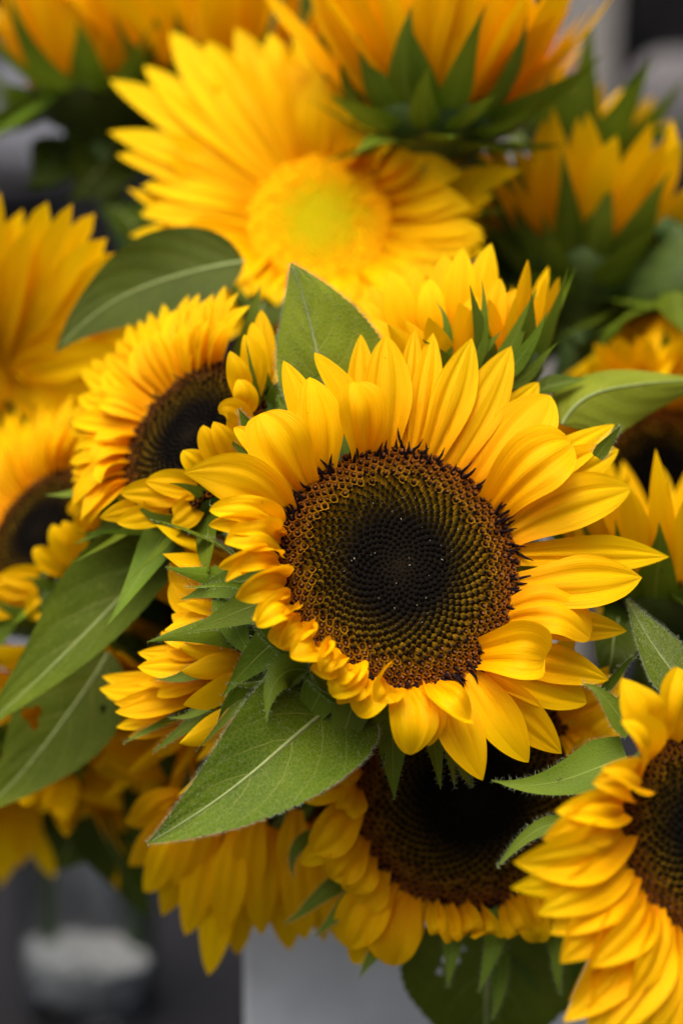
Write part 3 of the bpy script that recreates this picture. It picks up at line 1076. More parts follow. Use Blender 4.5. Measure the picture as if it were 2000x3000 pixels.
fp((1030, 700), (1408, 556), 178, 5, 7, phi=.2, groove=.1, q=.75, lat=-.003)
fp((1040, 860), (1442, 828), 182, 5, 9, phi=.25, groove=.12, q=.95, lat=.002)
fp((1010, 945), (1286, 1012), 185, 5, 11, phi=.1, groove=.11, q=.55, lat=-.006, twist=.2)
fp((945, 1075), (1146, 1075), 195, 12, 13, phi=.75, groove=.08, q=.42, peak=.55, twist=-.2)
fp((905, 1110), (1095, 1395), 145, 0, 7, phi=.3, groove=.1, q=.85, lat=.003)
fp((835, 1145), (955, 1450), 150, 3, 8, phi=.3, groove=.13, q=.9, lat=.004)
fp((700, 1150), (735, 1372), 160, 6, 12, phi=.25, groove=.06, q=.65, peak=.55)
fp((740, 1150), (790, 1345), 110, 5, 11, phi=.3, q=.7)
fp((790, 1140), (918, 1262), 130, 12, 14, phi=1.1, q=.5, lat=.006, twist=.5)
# crumpled petals that stand up along the near lower-left rim
def crum(root, tip_at, W, h, b, **kw):
    W = W * .88
    q = dict(phi=.9, groove=.14, wave=.38, ripple=.12, crease=.035, q=.7, peak=.5, twist=rng.normal() * .5)
    q.update(kw)
    fp(root, tip_at, W, h, b, **q)
crum((338, 680), (118, 622), 120, 14, 15, twist=.1, phi=.6)
crum((330, 715), (116, 668), 105, 12, 17, phi=1.2, twist=.5)
crum((326, 745), (165, 722), 150, 17, 15, phi=.9, twist=-.4)
crum((322, 790), (148, 798), 115, 15, 18, phi=1.3, twist=.7)
crum((322, 825), (168, 842), 100, 19, 12, phi=1.5, twist=-.6, lat=.004)
crum((326, 850), (200, 892), 140, 14, 18, phi=1.1, twist=.5)
for i, (rx_, tx_) in enumerate((((335, 885), (226, 902)), ((348, 912), (250, 958)), ((362, 938), (262, 978)), ((380, 962), (300, 1020)), ((402, 988), (338, 1040)), ((425, 1005), (366, 1070)), ((448, 1026), (402, 1080)),
                              ((472, 1042), (430, 1112)), ((498, 1060), (462, 1118)), ((522, 1078), (478, 1150)), ((545, 1090), (505, 1150)))):
    crum(rx_, tx_, 118 + 26 * (i % 2), 12 + 4 * (i % 3), 13 + 3 * ((i + 1) % 2), phi=(.55, 1.2, .8)[i % 3], twist=(.4, -.5, .1, .7)[i % 4], lat=(.002, -.003)[i % 2])
crum((560, 1095), (492, 1190), 140, 14, 13, phi=.8, twist=.3)
crum((585, 1110), (510, 1215), 110, 10, 15, phi=.6, twist=.2)
crum((605, 1120), (572, 1252), 160, 10, 13, phi=.5, twist=-.2)
crum((640, 1135), (632, 1210), 150, 16, 12, phi=.9, twist=.3)
# green bracts behind the rim
def fb(pts, W, N=(0, 0, 1), **kw):
    q = dict(nu=9, nv=20, phi=.35, wave=.06)
    q.update(kw)
    f1.free([(x, y, .70 + dd) for x, y, dd in pts], W, N, **q)
fb([(560, 1350, .004), (515, 1400, .003), (540, 1480, .002), (606, 1520, -.002)], 120, (-.6, 0, 1), phi=.3)
fb([(590, 1375, .002), (540, 1330, 0), (480, 1352, -.004), (422, 1350, -.006)], 34, (-.2, .8, .6), phi=.8)
fb([(560, 1290, .004), (525, 1275, .0), (500, 1240, -.004), (470, 1233, -.006)], 22, (-.2, .7, .6), phi=.7)
fb([(700, 1500, .002), (630, 1530, -.002), (610, 1590, -.008), (527, 1566, -.016)], 90, (-.4, -.5, .7), phi=.5)
fb([(790, 1600, .000), (700, 1500, -.004), (610, 1520, -.010), (612, 1660, -.017)], 135, (-.3, -.25, 1), phi=-.5, peak=.3)
fb([(800, 1600, -.002), (760, 1560, -.006), (715, 1530, -.012), (712, 1512, -.012)], 75, (-.5, .3, .8), phi=.9)
fb([(720, 1540, .0), (660, 1490, -.006), (590, 1470, -.011), (582, 1412, -.013)], 46, (-.7, -.5, .5), phi=.6)
fb([(840, 1620, .0), (780, 1620, -.004), (740, 1590, -.01), (705, 1560, -.011)], 46, (-.5, -.7, .6), phi=.6)
fb([(884, 1590, .006), (886, 1650, .006), (884, 1700, .004), (879, 1766, .0)], 30, (-.6, 0, 1))
fb([(1015, 1660, .008), (1030, 1720, .008), (1040, 1770, .006), (1044, 1812, .004)], 34, (.6, 0, 1))
fb([(1050, 1680, .010), (1050, 1740, .010), (1060, 1790, .008), (1088, 1808, .006)], 40, (.4, 0, 1))
fb([(1370, 1050, .012), (1390, 1020, .012), (1410, 1000, .011), (1427, 976, .010)], 34, (.3, .3, 1))
fb([(1370, 1600, .014), (1420, 1560, .012), (1435, 1510, .01), (1464, 1508, .008)], 26, (.6, .3, 1))
fb([(590, 1010, .008), (575, 985, .006), (560, 965, .005), (548, 938, .004)], 46, (-.3, .3, 1))
fb([(640, 1560, .006), (560, 1600, .008), (520, 1650, .010), (450, 1726, .012)], 46, (-.6, .2, .7))
f1.bracts(24, 0.03, 0.012, -35, -20)
# hairy leaf under it and the pale one behind
f1.leaf([(800, 1600, .712), (700, 1650, .690), (590, 1800, .672), (338, 1938, .678)], 330, (-.15, .25, 1), M_LEAF, phi=.35, fold=.18, hair=True, nv=110, nu=41, teeth=34, peak=.66,
        asym=(1.0, .82), wave=.05, N2=(.1, .35, 1), label='hairy mid green leaf with pale midrib hanging below the head')
f1.leaf([(870, 1660, .712), (820, 1680, .705), (780, 1740, .70), (735, 1790, .70)], 95, (-.6, .0, .8), M_LEAF, phi=.6, hair=True, nv=60, nu=21)
f1.leaf([(760, 960, .728), (735, 850, .722), (715, 720, .722), (668, 604, .722)], 278, (.05, -.1, 1), M_LEAF_PALE, phi=-.12, nv=90, nu=31, asym=(.72, 1.12), peak=.6, teeth=30, wave=.06, hair=True, label='pale green leaf standing up behind the head')
# tiny light specks on the disc
r = np.random.default_rng(3)
V, F, b_ = [], [], 0
for k in range(38):
    a, q = r.uniform(0, 6.28), math.sqrt(r.uniform(0.01, 1)) * .62 * f1.R
    if q > f1.R * .9: continue
    c0 = np.array([math.cos(a) * q - .001, math.sin(a) * q + .002, f1.R * (.10 * (1 - (q / f1.R) ** 2)) + .0016 + r.uniform(0, .0006)])
    dr = nrm(r.normal(size=3)) * r.uniform(.00012, .0004)
    v, f_ = tube([c0 - dr, c0, c0 + dr], np.array([.00005, .00008, .00004]) * r.uniform(.6, 1.5), 4)
    V.append(v)
    F += [tuple(i + b_ for i in g) for g in f_]
    b_ += len(v)
o = mk('pollen_specks', f1.W(np.concatenate(V)), F, M_SPECK, f1.disc)
o['kind'] = 'stuff'

# ---- flower at the left with tilted disc ------------------------------------
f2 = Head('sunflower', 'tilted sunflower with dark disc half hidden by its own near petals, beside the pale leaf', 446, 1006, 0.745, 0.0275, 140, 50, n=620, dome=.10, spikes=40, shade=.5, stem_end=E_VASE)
TIPS2 = [(180, 850), (238, 800), (265, 774), (317, 724), (346, 706), (396, 702), (432, 670), (470, 690), (508, 648), (542, 664), (570, 700), (162, 963), (178, 905), (175, 1021), (155, 1053), (162, 1107), (160, 1138), (160, 1183), (178, 1197), (216, 1168),
         (205, 822), (290, 745), (370, 690), (450, 675), (490, 668), (168, 935), (160, 990), (160, 1080), (165, 1160), (195, 1195),
         (250, 840), (300, 790), (360, 760), (420, 735), (480, 735), (530, 735), (225, 1110), (215, 1000), (225, 930), (215, 1060), (235, 880), (330, 765), (450, 725)]
NEAR2 = (([(560, 950, .735), (585, 880, .728), (585, 810, .726), (556, 764, .728)], 66), ([(550, 940, .733), (560, 890, .726), (540, 850, .722), (524, 802, .724)], 58), ([(545, 960, .731), (570, 930, .722), (560, 890, .718), (540, 868, .722)], 60),
         ([(560, 1000, .731), (560, 960, .720), (520, 920, .716), (500, 946, .718)], 70), ([(555, 1080, .731), (540, 1040, .718), (505, 1000, .714), (486, 964, .716)], 58), ([(545, 1090, .731), (500, 1060, .720), (470, 1010, .716), (462, 972, .718)], 62),
         ([(530, 1100, .731), (470, 1080, .722), (430, 1050, .718), (416, 1030, .720)], 62), ([(500, 1130, .733), (440, 1110, .727), (380, 1100, .724), (330, 1102, .727)], 70), ([(480, 1140, .733), (430, 1150, .727), (410, 1200, .724), (390, 1192, .725)], 72),
         ([(470, 1130, .733), (400, 1130, .727), (330, 1120, .726), (272, 1130, .730)], 70), ([(440, 1140, .735), (380, 1160, .730), (320, 1190, .728), (262, 1194, .731)], 66), ([(590, 900, .740), (610, 850, .736), (600, 780, .738), (596, 706, .742)], 62),
         ([(570, 930, .736), (600, 880, .732), (585, 800, .732), (575, 735, .736)], 60), ([(420, 1130, .737), (360, 1150, .732), (290, 1170, .731), (225, 1185, .735)], 62))
BR2 = (([(600, 960, .738), (615, 900, .733), (600, 850, .730), (575, 772, .732)], 50), ([(590, 955, .736), (590, 900, .727), (570, 840, .724), (560, 770, .726)], 20), ([(500, 1180, .736), (420, 1215, .730), (350, 1200, .728), (305, 1150, .729)], 60),
       ([(520, 1160, .736), (480, 1150, .727), (450, 1110, .722), (385, 1106, .722)], 50), ([(520, 1200, .740), (420, 1225, .738), (300, 1210, .738), (170, 1222, .745)], 40))
def cupped(h, cx, cy, sc_, dd):
    "a tilted cup: the far petals fan out, the near ones stand up and fold over the disc"
    def q(x, y): return cx + (x - 436) * sc_, cy + (y - 992) * sc_
    for i, (x, y) in enumerate(TIPS2):
        x, y = x + rng.normal() * 5, y + rng.normal() * 5
        b0 = q(436 + (x - 436) * .35, 992 + (y - 992) * .35)
        h.petal_to(b0, q(x, y), rng.uniform(50, 68) * sc_, h=(4 + (i > 29) * 5 + rng.uniform(-2, 2)) / 1000, bulge=rng.uniform(.003, .007), phi=rng.uniform(.1, .6), groove=.12, wave=.1, crease=.025, q=rng.uniform(.75, 1.05), base=.55, p=1.8, nu=15, nv=18, lat=rng.normal() * .0015)
    for pts, W_ in NEAR2:
        h.free([(*q(x, y), d + dd) for x, y, d in pts], W_ * sc_, (.25, -.1, 1), kind='petal', nu=15, nv=22, phi=rng.uniform(.1, .5), groove=.13, wave=.18, ripple=.06, crease=.03, q=.8, base=.5)
    for pts, W_ in BR2:
        h.free([(*q(x, y), d + dd) for x, y, d in pts], W_ * sc_, (.2, -.3, 1), nu=9, nv=18)
cupped(f2, 440, 996, 1.0, 0.0)
f2.bracts(18, .030, .010, 5, 15)

# ---- left edge flower --------------------------------------------------------
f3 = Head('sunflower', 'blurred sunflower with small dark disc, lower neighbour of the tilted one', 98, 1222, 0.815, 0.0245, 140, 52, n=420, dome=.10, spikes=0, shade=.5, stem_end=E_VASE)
cupped(f3, 98, 1222, .92, .07)
f3.bracts(18, .030, .011, 5, 15)

# ---- golden flower with green centre -----------------------------------------
f4 = Head('sunflower', 'wide golden sunflower with a yellow-green centre behind the pale leaf', 735, 508, 0.852, 0.0255, 110, 24, kind='gold', n=520, dome=.03, gold=True, stem_end=E_VASE)
TIPS4 = [(252, 183, 95), (330, 150, 95), (392, 70, 110), (475, 95, 110), (540, 62, 105), (620, 75, 100), (672, 130, 95), (730, 170, 90), (795, 185, 85), (250, 302, 95), (268, 355, 90), (325, 428, 90), (322, 492, 95), (342, 592, 100), (420, 600, 90), (500, 640, 90), (545, 690, 100), (640, 705, 100),
         (720, 720, 90), (800, 710, 90), (900, 690, 90), (1000, 640, 90), (1080, 590, 90), (1114, 545, 90), (1085, 480, 90), (1062, 398, 95), (985, 345, 90), (900, 338, 90), (830, 285, 90)]
TIPS4 += [((a[0] + b[0]) / 2 + rng.normal() * 8, (a[1] + b[1]) / 2 + rng.normal() * 8, 88) for a, b in zip(TIPS4[13:], TIPS4[14:])]
for i, (x, y, W_) in enumerate(TIPS4):
    up = 8 + 10 * max(0, math.cos(math.atan2(508 - y, x - 730) - .6))
    if 600 < y: up = 14
    b0 = (730 + (x - 730) * .3, 508 + (y - 508) * .3)
    f4.petal_to(b0, (x, y), W_ * .95, h=up / 1000, bulge=.008, phi=rng.uniform(.1, .5), groove=.12, wave=.1, crease=.025, nu=15, q=rng.uniform(.8, 1.0), base=.55, p=1.9, lat=rng.normal() * .002)
f4.ring(34, .046, .0145, 8, 12)
f4.bracts(16, .035, .013, 0, 0)

# ---- flower at the top, seen from behind ---------------------------------------
f5 = Head('sunflower', 'topmost sunflower seen from behind, petals up over a ring of pointed green bracts', 1000, 262, 0.842, 0.0225, 84, 97, n=200, spikes=0, stem_end=E_VASE)
f5.ring(34, .054, .0145, 52, 66)
f5.ring(26, .052, .0145, 44, 62)
f5.bracts(15, .036, .014, 25, 55)
f5.bracts(10, .028, .013, 5, 20, r0=.85, z0=-.45)
f5.bracts(8, .026, .012, -5, -35, r0=.62, z0=-.62)

# ---- right, seen from behind -----------------------------------------------------
f6 = Head('sunflower', 'blurred sunflower seen from behind, beside the people, petals fanned out', 1345, 625, 0.895, 0.028, 80, 108, n=200, spikes=0, stem_end=E_VASE)
f6.ring(30, .042, .0155, 38, 50)
f6.ring(16, .042, .0155, 24, 40)
f6.bracts(20, .040, .014, 25, 55)
f6.bracts(10, .032, .013, 10, 30, r0=.8, z0=-.48)
f6.bracts(10, .034, .012, -10, -30, r0=.62, z0=-.6)

# ---- just behind the large flower ---------------------------------------------------
f7 = Head('sunflower', 'sunflower with pale pointed bracts seen from the side, right behind the large flower', 1060, 860, 0.765, 0.026, 112, 88, n=200, spikes=0, stem_end=E_VASE)
for (bx_, by_), (x, y), W_, d in (((930, 830), (812, 690), 70, .755), ((940, 830), (845, 655), 70, .757), ((960, 820), (893, 618), 76, .752), ((980, 820), (950, 612), 70, .754), ((1010, 810), (985, 640), 70, .748), ((1030, 810), (1022, 585), 84, .752),
                                ((1060, 810), (1062, 568), 84, .750), ((1090, 810), (1128, 558), 80, .752), ((1110, 820), (1150, 640), 74, .748), ((1130, 830), (1192, 662), 70, .752), ((960, 840), (830, 740), 70, .748), ((1075, 830), (1095, 680), 70, .745)):
    mx_, my_ = (bx_ + x) / 2, (by_ + y) / 2
    f7.free([(bx_, by_, d), (mx_ - 10, my_ + 40, d - .006), (mx_ - 5, my_ - 40, d - .006), (x, y, d)], W_, (.1 * rng.normal(), -.1, 1), kind='petal', nu=11, nv=20, phi=rng.uniform(-.5, .2), groove=.12, wave=.06, q=rng.uniform(.7, .95))
f7.ring(24, .022, .011, 50, 60)
f7.bracts(16, .028, .010, 38, 60)
for pts, W_ in (([(1010, 860, .735), (1030, 790, .733), (1040, 740, .733), (1000, 690, .735)], 36), ([(1080, 850, .733), (1110, 790, .731), (1120, 720, .731), (1105, 640, .733)], 40),
                ([(1150, 850, .735), (1170, 800, .735), (1210, 720, .737), (1232, 662, .738)], 48), ([(1160, 860, .733), (1200, 820, .733), (1235, 770, .733), (1257, 714, .733)], 44),
                ([(1170, 880, .735), (1220, 870, .735), (1240, 820, .735), (1282, 785, .735)], 36), ([(1060, 860, .735), (1100, 800, .733), (1120, 800, .733), (1150, 760, .735)], 44)):
    f7.free(pts, W_, (.3, .2, 1), nu=9, nv=18)

# ---- top left, seen from the side -------------------------------------------------
f8 = Head('sunflower', 'dim sunflower seen from the side, narrow petals up and dark bracts hanging', 225, 205, 0.955, 0.026, 92, 92, n=200, spikes=0, stem_end=E_VASE)
f8.ring(26, .056, .015, 66, 84)
f8.ring(14, .05, .014, 55, 78)
f8.bracts(20, .05, .013, 10, 35)
f8.bracts(12, .05, .013, -30, -20)
# its neighbour above the golden flower
f8b = Head('sunflower', 'sunflower mostly hidden behind the golden flower, only petal tips showing', 500, 160, 0.945, 0.03, 90, 80, n=200, spikes=0, stem_end=E_VASE)
f8b.ring(28, .055, .016, 40, 60)
f8b.bracts(16, .036, .013, 20, 40)

# ---- left, orange in the shade ------------------------------------------------------
f9 = Head('sunflower', 'blurred orange sunflower cut by the picture edge, with a yellow-green centre', -32, 880, 0.885, 0.010, 215, 34, kind='gold', n=420, dome=.12, gold=True, stem_end=E_VASE)
for k in range(64):
    a_ = math.radians(-35 + k * 3.6)
    r_ = (420 if k % 2 else 360) * (.75 if math.degrees(a_) < 25 else 1) * rng.uniform(.93, 1.04)
    x, y = 8 + r_ * 1.04 * math.cos(a_), 872 - r_ * math.sin(a_)
    f9.petal_to((8 + 40 * math.cos(a_), 872 - 40 * math.sin(a_)), (x, y), rng.uniform(70, 92), h=(6 + 9 * (k % 3)) / 1000, bulge=.007, phi=rng.uniform(.1, .5), groove=.12, wave=.1, crease=.03, q=rng.uniform(.5, .75), base=.5, p=2.2, lat=rng.normal() * .002)
f9.ring(14, .030, .012, 8, 12)
f9.bracts(16, .035, .013, 0, 0)

# ---- dark disc below the large flower -------------------------------------------------
f10 = Head('sunflower', 'sunflower with wide black disc in the shade under the large flower', 1078, 1826, 0.752, 0.0375, 270, 10, n=1000, dome=.09, p=.58, spikes=90, shade=.85, stem_end=E_VASE)  # floret colours darkened: part of the large flower's shadow is put into the tint
f10.hairy = True
def gp(root, tip_at, W, h=4, b=6, **kw):
    q = dict(phi=.5, groove=.12, wave=.12, ripple=.05, crease=.025, nu=19, nv=24, q=.75, p=1.9, base=.55, peak=.5)
    q.update(kw)
    f10.petal_to(root, tip_at, W, h=h / 1000, bulge=b / 1000, **q)
gp((840, 1760), (682, 1830), 75, 8, 10)
gp((845, 1750), (765, 1758), 85, 16, 12, phi=.9)
gp((845, 1800), (790, 1860), 85, 14, 12, phi=.9)
gp((845, 1830), (720, 1960), 110, 10, 10)
gp((855, 1860), (690, 1985), 75, 5, 8)
gp((870, 1900), (760, 2020), 95, 8, 10)
gp((890, 1930), (800, 2050), 85, 8, 10)
gp((905, 1960), (820, 2090), 100, 4, 8)
gp((920, 1985), (800, 2180), 125, 3, 9, lat=.004)
gp((930, 1990), (812, 2215), 105, -1, 6)
gp((960, 2010), (905, 2220), 130, 4, 8, lat=.004, phi=.4)
gp((975, 2015), (890, 2200), 100, 0, 6)
gp((1010, 2030), (1005, 2145), 62, 12, 10, phi=1.2)
gp((1030, 2035), (1040, 2160), 70, 12, 10, phi=1.2)
gp((1060, 2040), (1080, 2140), 90, 10, 12, phi=.8)
gp((1100, 2040), (1130, 2145), 95, 12, 12, phi=.8)
gp((1150, 2030), (1200, 2140), 90, 10, 10, phi=.8)
gp((1190, 2010), (1235, 2165), 85, 8, 10, phi=.8)
gp((1220, 1990), (1275, 2130), 85, 8, 10)
gp((1330, 1740), (1345, 1690), 95, 16, 8, phi=1)
gp((1330, 1700), (1415, 1640), 110, 4, 8)
gp((1320, 1660), (1380, 1740), 80, 12, 8)
gp((1320, 1600), (1430, 1560), 80, 2, 8)
gp((1310, 1580), (1432, 1530), 90, 0, 8)
f10.ring(30, .030, .012, 8, 20, skip=.17)
for pts, W_ in (([(1045, 2110, .755), (1040, 2170, .752), (1032, 2220, .75), (1028, 2270, .75)], 52), ([(1150, 2090, .755), (1140, 2160, .752), (1120, 2220, .75), (1098, 2282, .75)], 58),
                ([(1140, 2170, .765), (1150, 2240, .762), (1150, 2300, .76), (1128, 2345, .76)], 50), ([(800, 2020, .76), (740, 2040, .757), (700, 2100, .755), (653, 2122, .757)], 44),
                ([(830, 2040, .757), (790, 2080, .753), (760, 2120, .75), (722, 2152, .75)], 44), ([(730, 1920, .76), (680, 1930, .757), (660, 1970, .755), (675, 2016, .755)], 38),
                ([(880, 2170, .757), (850, 2200, .755), (835, 2225, .753), (826, 2246, .753)], 30), ([(1270, 2130, .757), (1290, 2180, .755), (1270, 2240, .753), (1290, 2290, .753)], 45)):
    f10.free(pts, W_, (-.3, 0, 1), nu=9, nv=18)
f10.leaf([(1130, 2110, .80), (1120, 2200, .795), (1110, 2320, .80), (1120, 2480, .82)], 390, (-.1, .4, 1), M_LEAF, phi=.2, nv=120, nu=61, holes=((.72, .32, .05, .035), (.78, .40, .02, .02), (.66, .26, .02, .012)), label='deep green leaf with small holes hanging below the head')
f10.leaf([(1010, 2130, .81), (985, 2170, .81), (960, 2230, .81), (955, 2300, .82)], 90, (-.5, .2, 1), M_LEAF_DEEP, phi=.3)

# ---- near flower at the lower right edge -------------------------------------------------
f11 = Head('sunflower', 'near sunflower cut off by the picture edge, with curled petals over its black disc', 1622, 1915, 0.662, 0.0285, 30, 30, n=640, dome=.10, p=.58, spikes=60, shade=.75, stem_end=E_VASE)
f11.hairy = True
def hp(root, tip_at, W, h=4, b=6, **kw):
    W = W * rng.uniform(.85, 1.1)
    tip_at = (tip_at[0] + rng.normal() * 10, tip_at[1] + rng.normal() * 14)
    q = dict(phi=rng.uniform(.1, .7), twist=rng.normal() * .35, lat=rng.normal() * .003, groove=.15, wave=.14, ripple=.05, crease=.025, nu=19, nv=24, q=.85, p=1.8, base=.6, peak=.5)
    q.update(kw)
    f11.petal_to(root, tip_at, W, h=h / 1000, bulge=b / 1000, **q)
hp((1510, 1760), (1430, 1575), 120, 12, 12)
hp((1540, 1740), (1568, 1530), 120, 8, 10)
hp((1480, 1790), (1420, 1650), 120, 18, 14, phi=.9)
hp((1470, 1810), (1385, 1760), 110, 20, 14, phi=.9)
hp((1460, 1830), (1360, 1800), 100, 16, 14)
hp((1450, 1860), (1290, 1870), 110, 10, 12)
hp((1455, 1880), (1250, 1935), 120, 8, 12)
hp((1455, 1900), (1192, 1975), 130, 6, 12)
hp((1460, 1930), (1190, 2045), 115, 4, 10)
hp((1465, 1960), (1245, 2110), 120, 6, 10)
hp((1470, 1980), (1255, 2160), 120, 4, 9)
hp((1480, 2010), (1290, 2210), 130, 4, 9)
hp((1490, 2040), (1300, 2290), 130, 4, 9, lat=.004)
hp((1500, 2060), (1330, 2350), 130, 2, 9)
hp((1510, 2080), (1400, 2380), 130, 5, 9)
hp((1530, 2100), (1450, 2430), 130, 4, 9)
hp((1550, 2110), (1520, 2440), 130, 4, 9)
hp((1580, 2120), (1570, 2440), 120, 4, 9)
hp((1490, 2050), (1292, 2345), 120, 3, 8)
hp((1500, 2070), (1345, 2425), 120, 3, 8)
hp((1500, 2050), (1370, 2230), 100, 9, 9)
hp((1520, 2080), (1440, 2290), 110, 9, 9)
f11.ring(30, .042, .0125, 8, 10, rng_a=[(0, 75), (285, 360)])
for pts, W_ in (([(1440, 1740, .685), (1340, 1770, .683), (1260, 1830, .684), (1128, 1792, .690)], 130), ([(1300, 1890, .685), (1220, 1890, .684), (1170, 1960, .684), (1140, 1994, .684)], 44),
                ([(1450, 1680, .683), (1410, 1640, .683), (1390, 1580, .684), (1336, 1570, .686)], 60)):
    f11.free(pts, W_, (-.2, .5, 1), nu=11, nv=22, phi=.4)
f11.leaf([(1600, 1620, .70), (1560, 1560, .70), (1500, 1500, .705), (1440, 1376, .715)], 130, (.3, .3, 1), M_LEAF, phi=.4, hair=True, nv=60, nu=21, label='small hairy leaf above the curled petals')
f11.bracts(18, .024, .011, -50, -60, rng_a=[(0, 75), (285, 360)])

# ---- left below the large flower, facing away to the left ---------------------------------
f12 = Head('sunflower', 'sunflower turned sideways with pointed bracts, left behind the large flower', 585, 1490, 0.742, 0.029, 188, 92, n=200, spikes=0, stem_end=E_VASE)
f12.hairy = True
for pts, W_ in (([(520, 1360, .735), (500, 1330, .735), (455, 1290, .737), (440, 1214, .740)], 92), ([(520, 1400, .728), (470, 1410, .726), (420, 1390, .727), (391, 1338, .730)], 96),
                ([(520, 1440, .725), (470, 1450, .722), (430, 1430, .722), (394, 1412, .725)], 70), ([(520, 1470, .723), (460, 1470, .718), (410, 1470, .718), (379, 1462, .720)], 70),
                ([(520, 1490, .724), (450, 1500, .720), (400, 1500, .720), (385, 1490, .722)], 60), ([(520, 1520, .724), (450, 1530, .718), (390, 1535, .718), (316, 1532, .722)], 84),
                ([(510, 1560, .726), (440, 1570, .722), (390, 1580, .722), (360, 1600, .724)], 60), ([(500, 1580, .728), (420, 1600, .726), (350, 1630, .727), (264, 1636, .730)], 80),
                ([(500, 1570, .738), (400, 1580, .738), (310, 1600, .740), (228, 1582, .745)], 80), ([(490, 1600, .730), (420, 1640, .730), (360, 1650, .73), (300, 1655, .733)], 60)):
    f12.free(pts, W_ * .92, (-.15, .5, 1), kind='petal', nu=19, nv=22, phi=.55, groove=.16, wave=.14, crease=.04, q=.85)
    for k in range(2):      # more of them behind and between
        ox, oy = rng.normal() * 14, 26 * (1 if k else -1) + rng.normal() * 8
        f12.free([(x + ox * (i > 0), y + oy * (.3 + i * .3), d + .004 + .003 * k) for i, (x, y, d) in enumerate(pts)], W_ * .75, (-.15, .5 + .2 * rng.normal(), 1), kind='petal', nu=17, nv=20, phi=.5, groove=.16, wave=.14, crease=.04, q=.85)
f12.ring(22, .026, .012, 55, 62)
for pts, W_ in (([(560, 1500, .722), (500, 1510, .716), (440, 1570, .713), (358, 1560, .716)], 84), ([(570, 1540, .722), (500, 1580, .716), (470, 1660, .713), (384, 1648, .716)], 62),
                ([(540, 1600, .728), (470, 1640, .724), (400, 1690, .722), (350, 1730, .724)], 52), ([(470, 1620, .73), (400, 1650, .728), (330, 1680, .728), (280, 1710, .73)], 30),
                ([(560, 1470, .722), (530, 1500, .718), (500, 1492, .715), (468, 1488, .714)], 26), ([(545, 1440, .724), (520, 1420, .72), (490, 1400, .718), (455, 1405, .718)], 40)):
    f12.free(pts, W_, (-.3, .5, 1), nu=9, nv=20, phi=.45)
f12.bracts(14, .034, .012, 35, 55)
# long leaves hanging to the left
f12.leaf([(430, 1225, .775), (330, 1290, .765), (180, 1500, .755), (-60, 1690, .765)], 250, (-.35, .35, 1), M_LEAF, phi=.45, asym=(.75, 1.0), fold=.2, nv=70, teeth=24, label='long drooping green leaf at the picture edge')
f12.leaf([(250, 1500, .79), (190, 1600, .785), (110, 1720, .785), (-40, 1870, .79)], 250, (-.2, .2, 1), M_LEAF, phi=.25, nv=120, nu=61, holes=((.78, .55, .10, .05), (.24, .3, .03, .02)), label='green leaf with a hole hanging under the long one')
f2.leaf([(470, 1225, .765), (400, 1225, .757), (340, 1262, .752), (262, 1276, .752)], 36, (0, .8, .5), M_BRACT, phi=.5, nu=11, nv=30, teeth=0)
f2.leaf([(470, 1250, .770), (400, 1250, .765), (330, 1300, .76), (255, 1325, .76)], 40, (0, .8, .5), M_BRACT, phi=.5, nu=11, nv=30, teeth=0)

# ---- shaded flowers at the lower left ---------------------------------------------------
f13 = Head('sunflower', 'large shaded sunflower hanging down below the hairy leaf, long orange petals', 600, 1800, 0.825, 0.030, 265, 42, n=300, dome=.1, spikes=0, stem_end=E_VASE)
for (bx_, by_), (x, y), W_, d in (((430, 1860), (296, 1990), 90, .80), ((440, 1880), (330, 2050), 90, .795), ((470, 1880), (372, 2105), 100, .80), ((500, 1890), (425, 2150), 100, .795), ((540, 1900), (478, 2242), 105, .80), ((560, 1890), (508, 2150), 100, .79), ((580, 1900), (546, 2195), 100, .80),
                                ((620, 1900), (600, 2150), 105, .79), ((650, 1900), (665, 2185), 105, .80), ((690, 1890), (700, 2160), 100, .79), ((720, 1890), (745, 2165), 100, .80), ((740, 1880), (795, 2175), 100, .79), ((760, 1880), (842, 2232), 100, .80), ((780, 1860), (850, 2110), 95, .79),
                                ((420, 1830), (285, 1890), 85, .80), ((600, 1860), (560, 2080), 100, .785), ((500, 1860), (400, 2040), 100, .787), ((680, 1860), (690, 2060), 100, .785)):
    mx_, my_ = (bx_ + x) / 2, (by_ + y) / 2
    f13.free([(bx_, by_, d - .012), (mx_ - 15, my_ - 40, d - .016), (mx_ - 8, my_ + 40, d - .004), (x, y, d + .008)], W_ * .85, (.2 * rng.normal(), -.3, 1), kind='petal', nu=11, nv=20, phi=rng.uniform(-.5, .4), groove=.1, wave=.08, q=rng.uniform(.6, .9))
f13.ring(28, .036, .015, 10, 0, rng_a=[(0, 180)])
f13.bracts(16, .03, .013, -20, -10)
f14 = Head('sunflower', 'dim drooping sunflower at the picture edge above the glass jar', 40, 1760, 0.90, 0.026, 262, 70, n=200, spikes=0, stem_end=np.array([gc[0], gc[1], TZ + .16]))
f14.ring(26, .040, .017, 40, 45)
f14.bracts(18, .034, .013, 15, 25)
f15 = Head('sunflower', 'shaded sunflower behind the drooping leaves, between two orange neighbours', 330, 1640, 0.845, 0.028, 250, 62, n=200, spikes=0, stem_end=np.array([gc[0] + .02, gc[1], TZ + .16]))
f15.ring(30, .038, .018, 30, 30)
f15.ring(20, .038, .018, 10, 10)
f15.bracts(18, .034, .013, 5, 10)
f16 = Head('sunflower', 'sunflower deep in shade behind the long drooping leaf, petals pointing sideways', 440, 1420, 0.835, 0.030, 190, 70, n=200, spikes=0, stem_end=E_VASE)
f16.ring(34, .044, .017, 30, 40)
f16.ring(20, .046, .017, 10, 20)
f16.bracts(16, .034, .013, 10, 20)

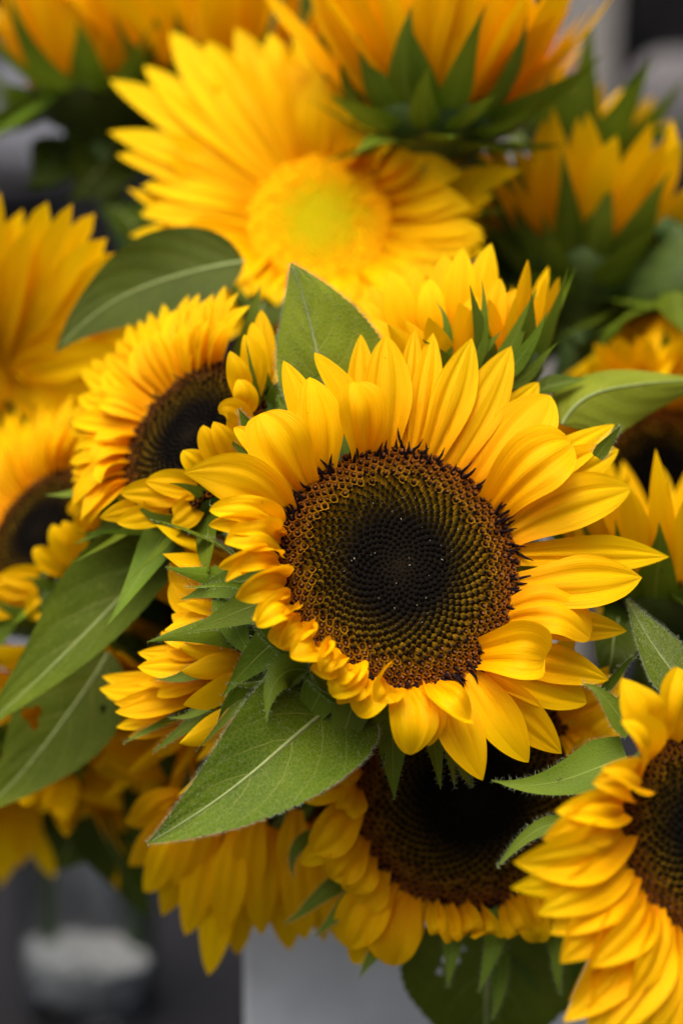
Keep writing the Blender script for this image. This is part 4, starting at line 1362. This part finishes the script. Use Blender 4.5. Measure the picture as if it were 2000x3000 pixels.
# ---- right edge flowers -----------------------------------------------------------------
f17 = Head('sunflower', 'blurred sunflower with black disc under the toothed leaf at the picture edge', 1510, 1080, 0.86, 0.024, 262, 26, n=300, spikes=0, stem_end=E_VASE)
f17.ring(32, .030, .0135, 14, 14)
f17.ring(16, .028, .0135, 4, 4)
f17.bracts(16, .03, .013, 0, 0)
f17.leaf([(1290, 975, .748), (1330, 890, .75), (1420, 880, .756), (1650, 870, .775)], 215, (-.1, .45, 1), M_LEAF_PALE, phi=-.5, fold=-.35, nv=70, teeth=16, asym=(.75, .95), N2=(0, .35, 1), label='toothed pale green leaf reaching out of the picture')
f17.leaf([(1225, 905, .752), (1260, 880, .752), (1300, 880, .753), (1345, 868, .755)], 50, (0, .6, .8), M_LEAF, phi=.3, nu=13, nv=30)
f18 = Head('sunflower', 'small sunflower facing up with broad green bracts, beside the large flower petals', 1530, 1330, 0.79, 0.025, 85, 85, n=200, spikes=0, stem_end=E_VASE)
f18.ring(26, .038, .0135, 55, 62)
f18.bracts(18, .032, .014, 40, 60)
f18.bracts(8, .036, .016, 0, -10)
f19 = Head('sunflower', 'blurred sunflower cut by the picture edge, petals drooping, above the toothed leaf', 1600, 640, 0.87, 0.026, 300, 105, n=200, spikes=0, stem_end=E_VASE)
f19.ring(28, .036, .0145, 30, 20)
f19.bracts(16, .032, .013, 0, 0)
f20 = Head('sunflower', 'half-open sunflower showing mostly green pointed bracts, in front of the people', 1345, 335, 0.965, 0.024, 70, 96, n=200, spikes=0, stem_end=E_VASE)
f20.ring(16, .022, .009, 75, 85)
f20.bracts(18, .042, .013, 35, 55)
f20.bracts(10, .04, .012, 10, 25)

# ---- more foliage between the heads ---------------------------------------------------------
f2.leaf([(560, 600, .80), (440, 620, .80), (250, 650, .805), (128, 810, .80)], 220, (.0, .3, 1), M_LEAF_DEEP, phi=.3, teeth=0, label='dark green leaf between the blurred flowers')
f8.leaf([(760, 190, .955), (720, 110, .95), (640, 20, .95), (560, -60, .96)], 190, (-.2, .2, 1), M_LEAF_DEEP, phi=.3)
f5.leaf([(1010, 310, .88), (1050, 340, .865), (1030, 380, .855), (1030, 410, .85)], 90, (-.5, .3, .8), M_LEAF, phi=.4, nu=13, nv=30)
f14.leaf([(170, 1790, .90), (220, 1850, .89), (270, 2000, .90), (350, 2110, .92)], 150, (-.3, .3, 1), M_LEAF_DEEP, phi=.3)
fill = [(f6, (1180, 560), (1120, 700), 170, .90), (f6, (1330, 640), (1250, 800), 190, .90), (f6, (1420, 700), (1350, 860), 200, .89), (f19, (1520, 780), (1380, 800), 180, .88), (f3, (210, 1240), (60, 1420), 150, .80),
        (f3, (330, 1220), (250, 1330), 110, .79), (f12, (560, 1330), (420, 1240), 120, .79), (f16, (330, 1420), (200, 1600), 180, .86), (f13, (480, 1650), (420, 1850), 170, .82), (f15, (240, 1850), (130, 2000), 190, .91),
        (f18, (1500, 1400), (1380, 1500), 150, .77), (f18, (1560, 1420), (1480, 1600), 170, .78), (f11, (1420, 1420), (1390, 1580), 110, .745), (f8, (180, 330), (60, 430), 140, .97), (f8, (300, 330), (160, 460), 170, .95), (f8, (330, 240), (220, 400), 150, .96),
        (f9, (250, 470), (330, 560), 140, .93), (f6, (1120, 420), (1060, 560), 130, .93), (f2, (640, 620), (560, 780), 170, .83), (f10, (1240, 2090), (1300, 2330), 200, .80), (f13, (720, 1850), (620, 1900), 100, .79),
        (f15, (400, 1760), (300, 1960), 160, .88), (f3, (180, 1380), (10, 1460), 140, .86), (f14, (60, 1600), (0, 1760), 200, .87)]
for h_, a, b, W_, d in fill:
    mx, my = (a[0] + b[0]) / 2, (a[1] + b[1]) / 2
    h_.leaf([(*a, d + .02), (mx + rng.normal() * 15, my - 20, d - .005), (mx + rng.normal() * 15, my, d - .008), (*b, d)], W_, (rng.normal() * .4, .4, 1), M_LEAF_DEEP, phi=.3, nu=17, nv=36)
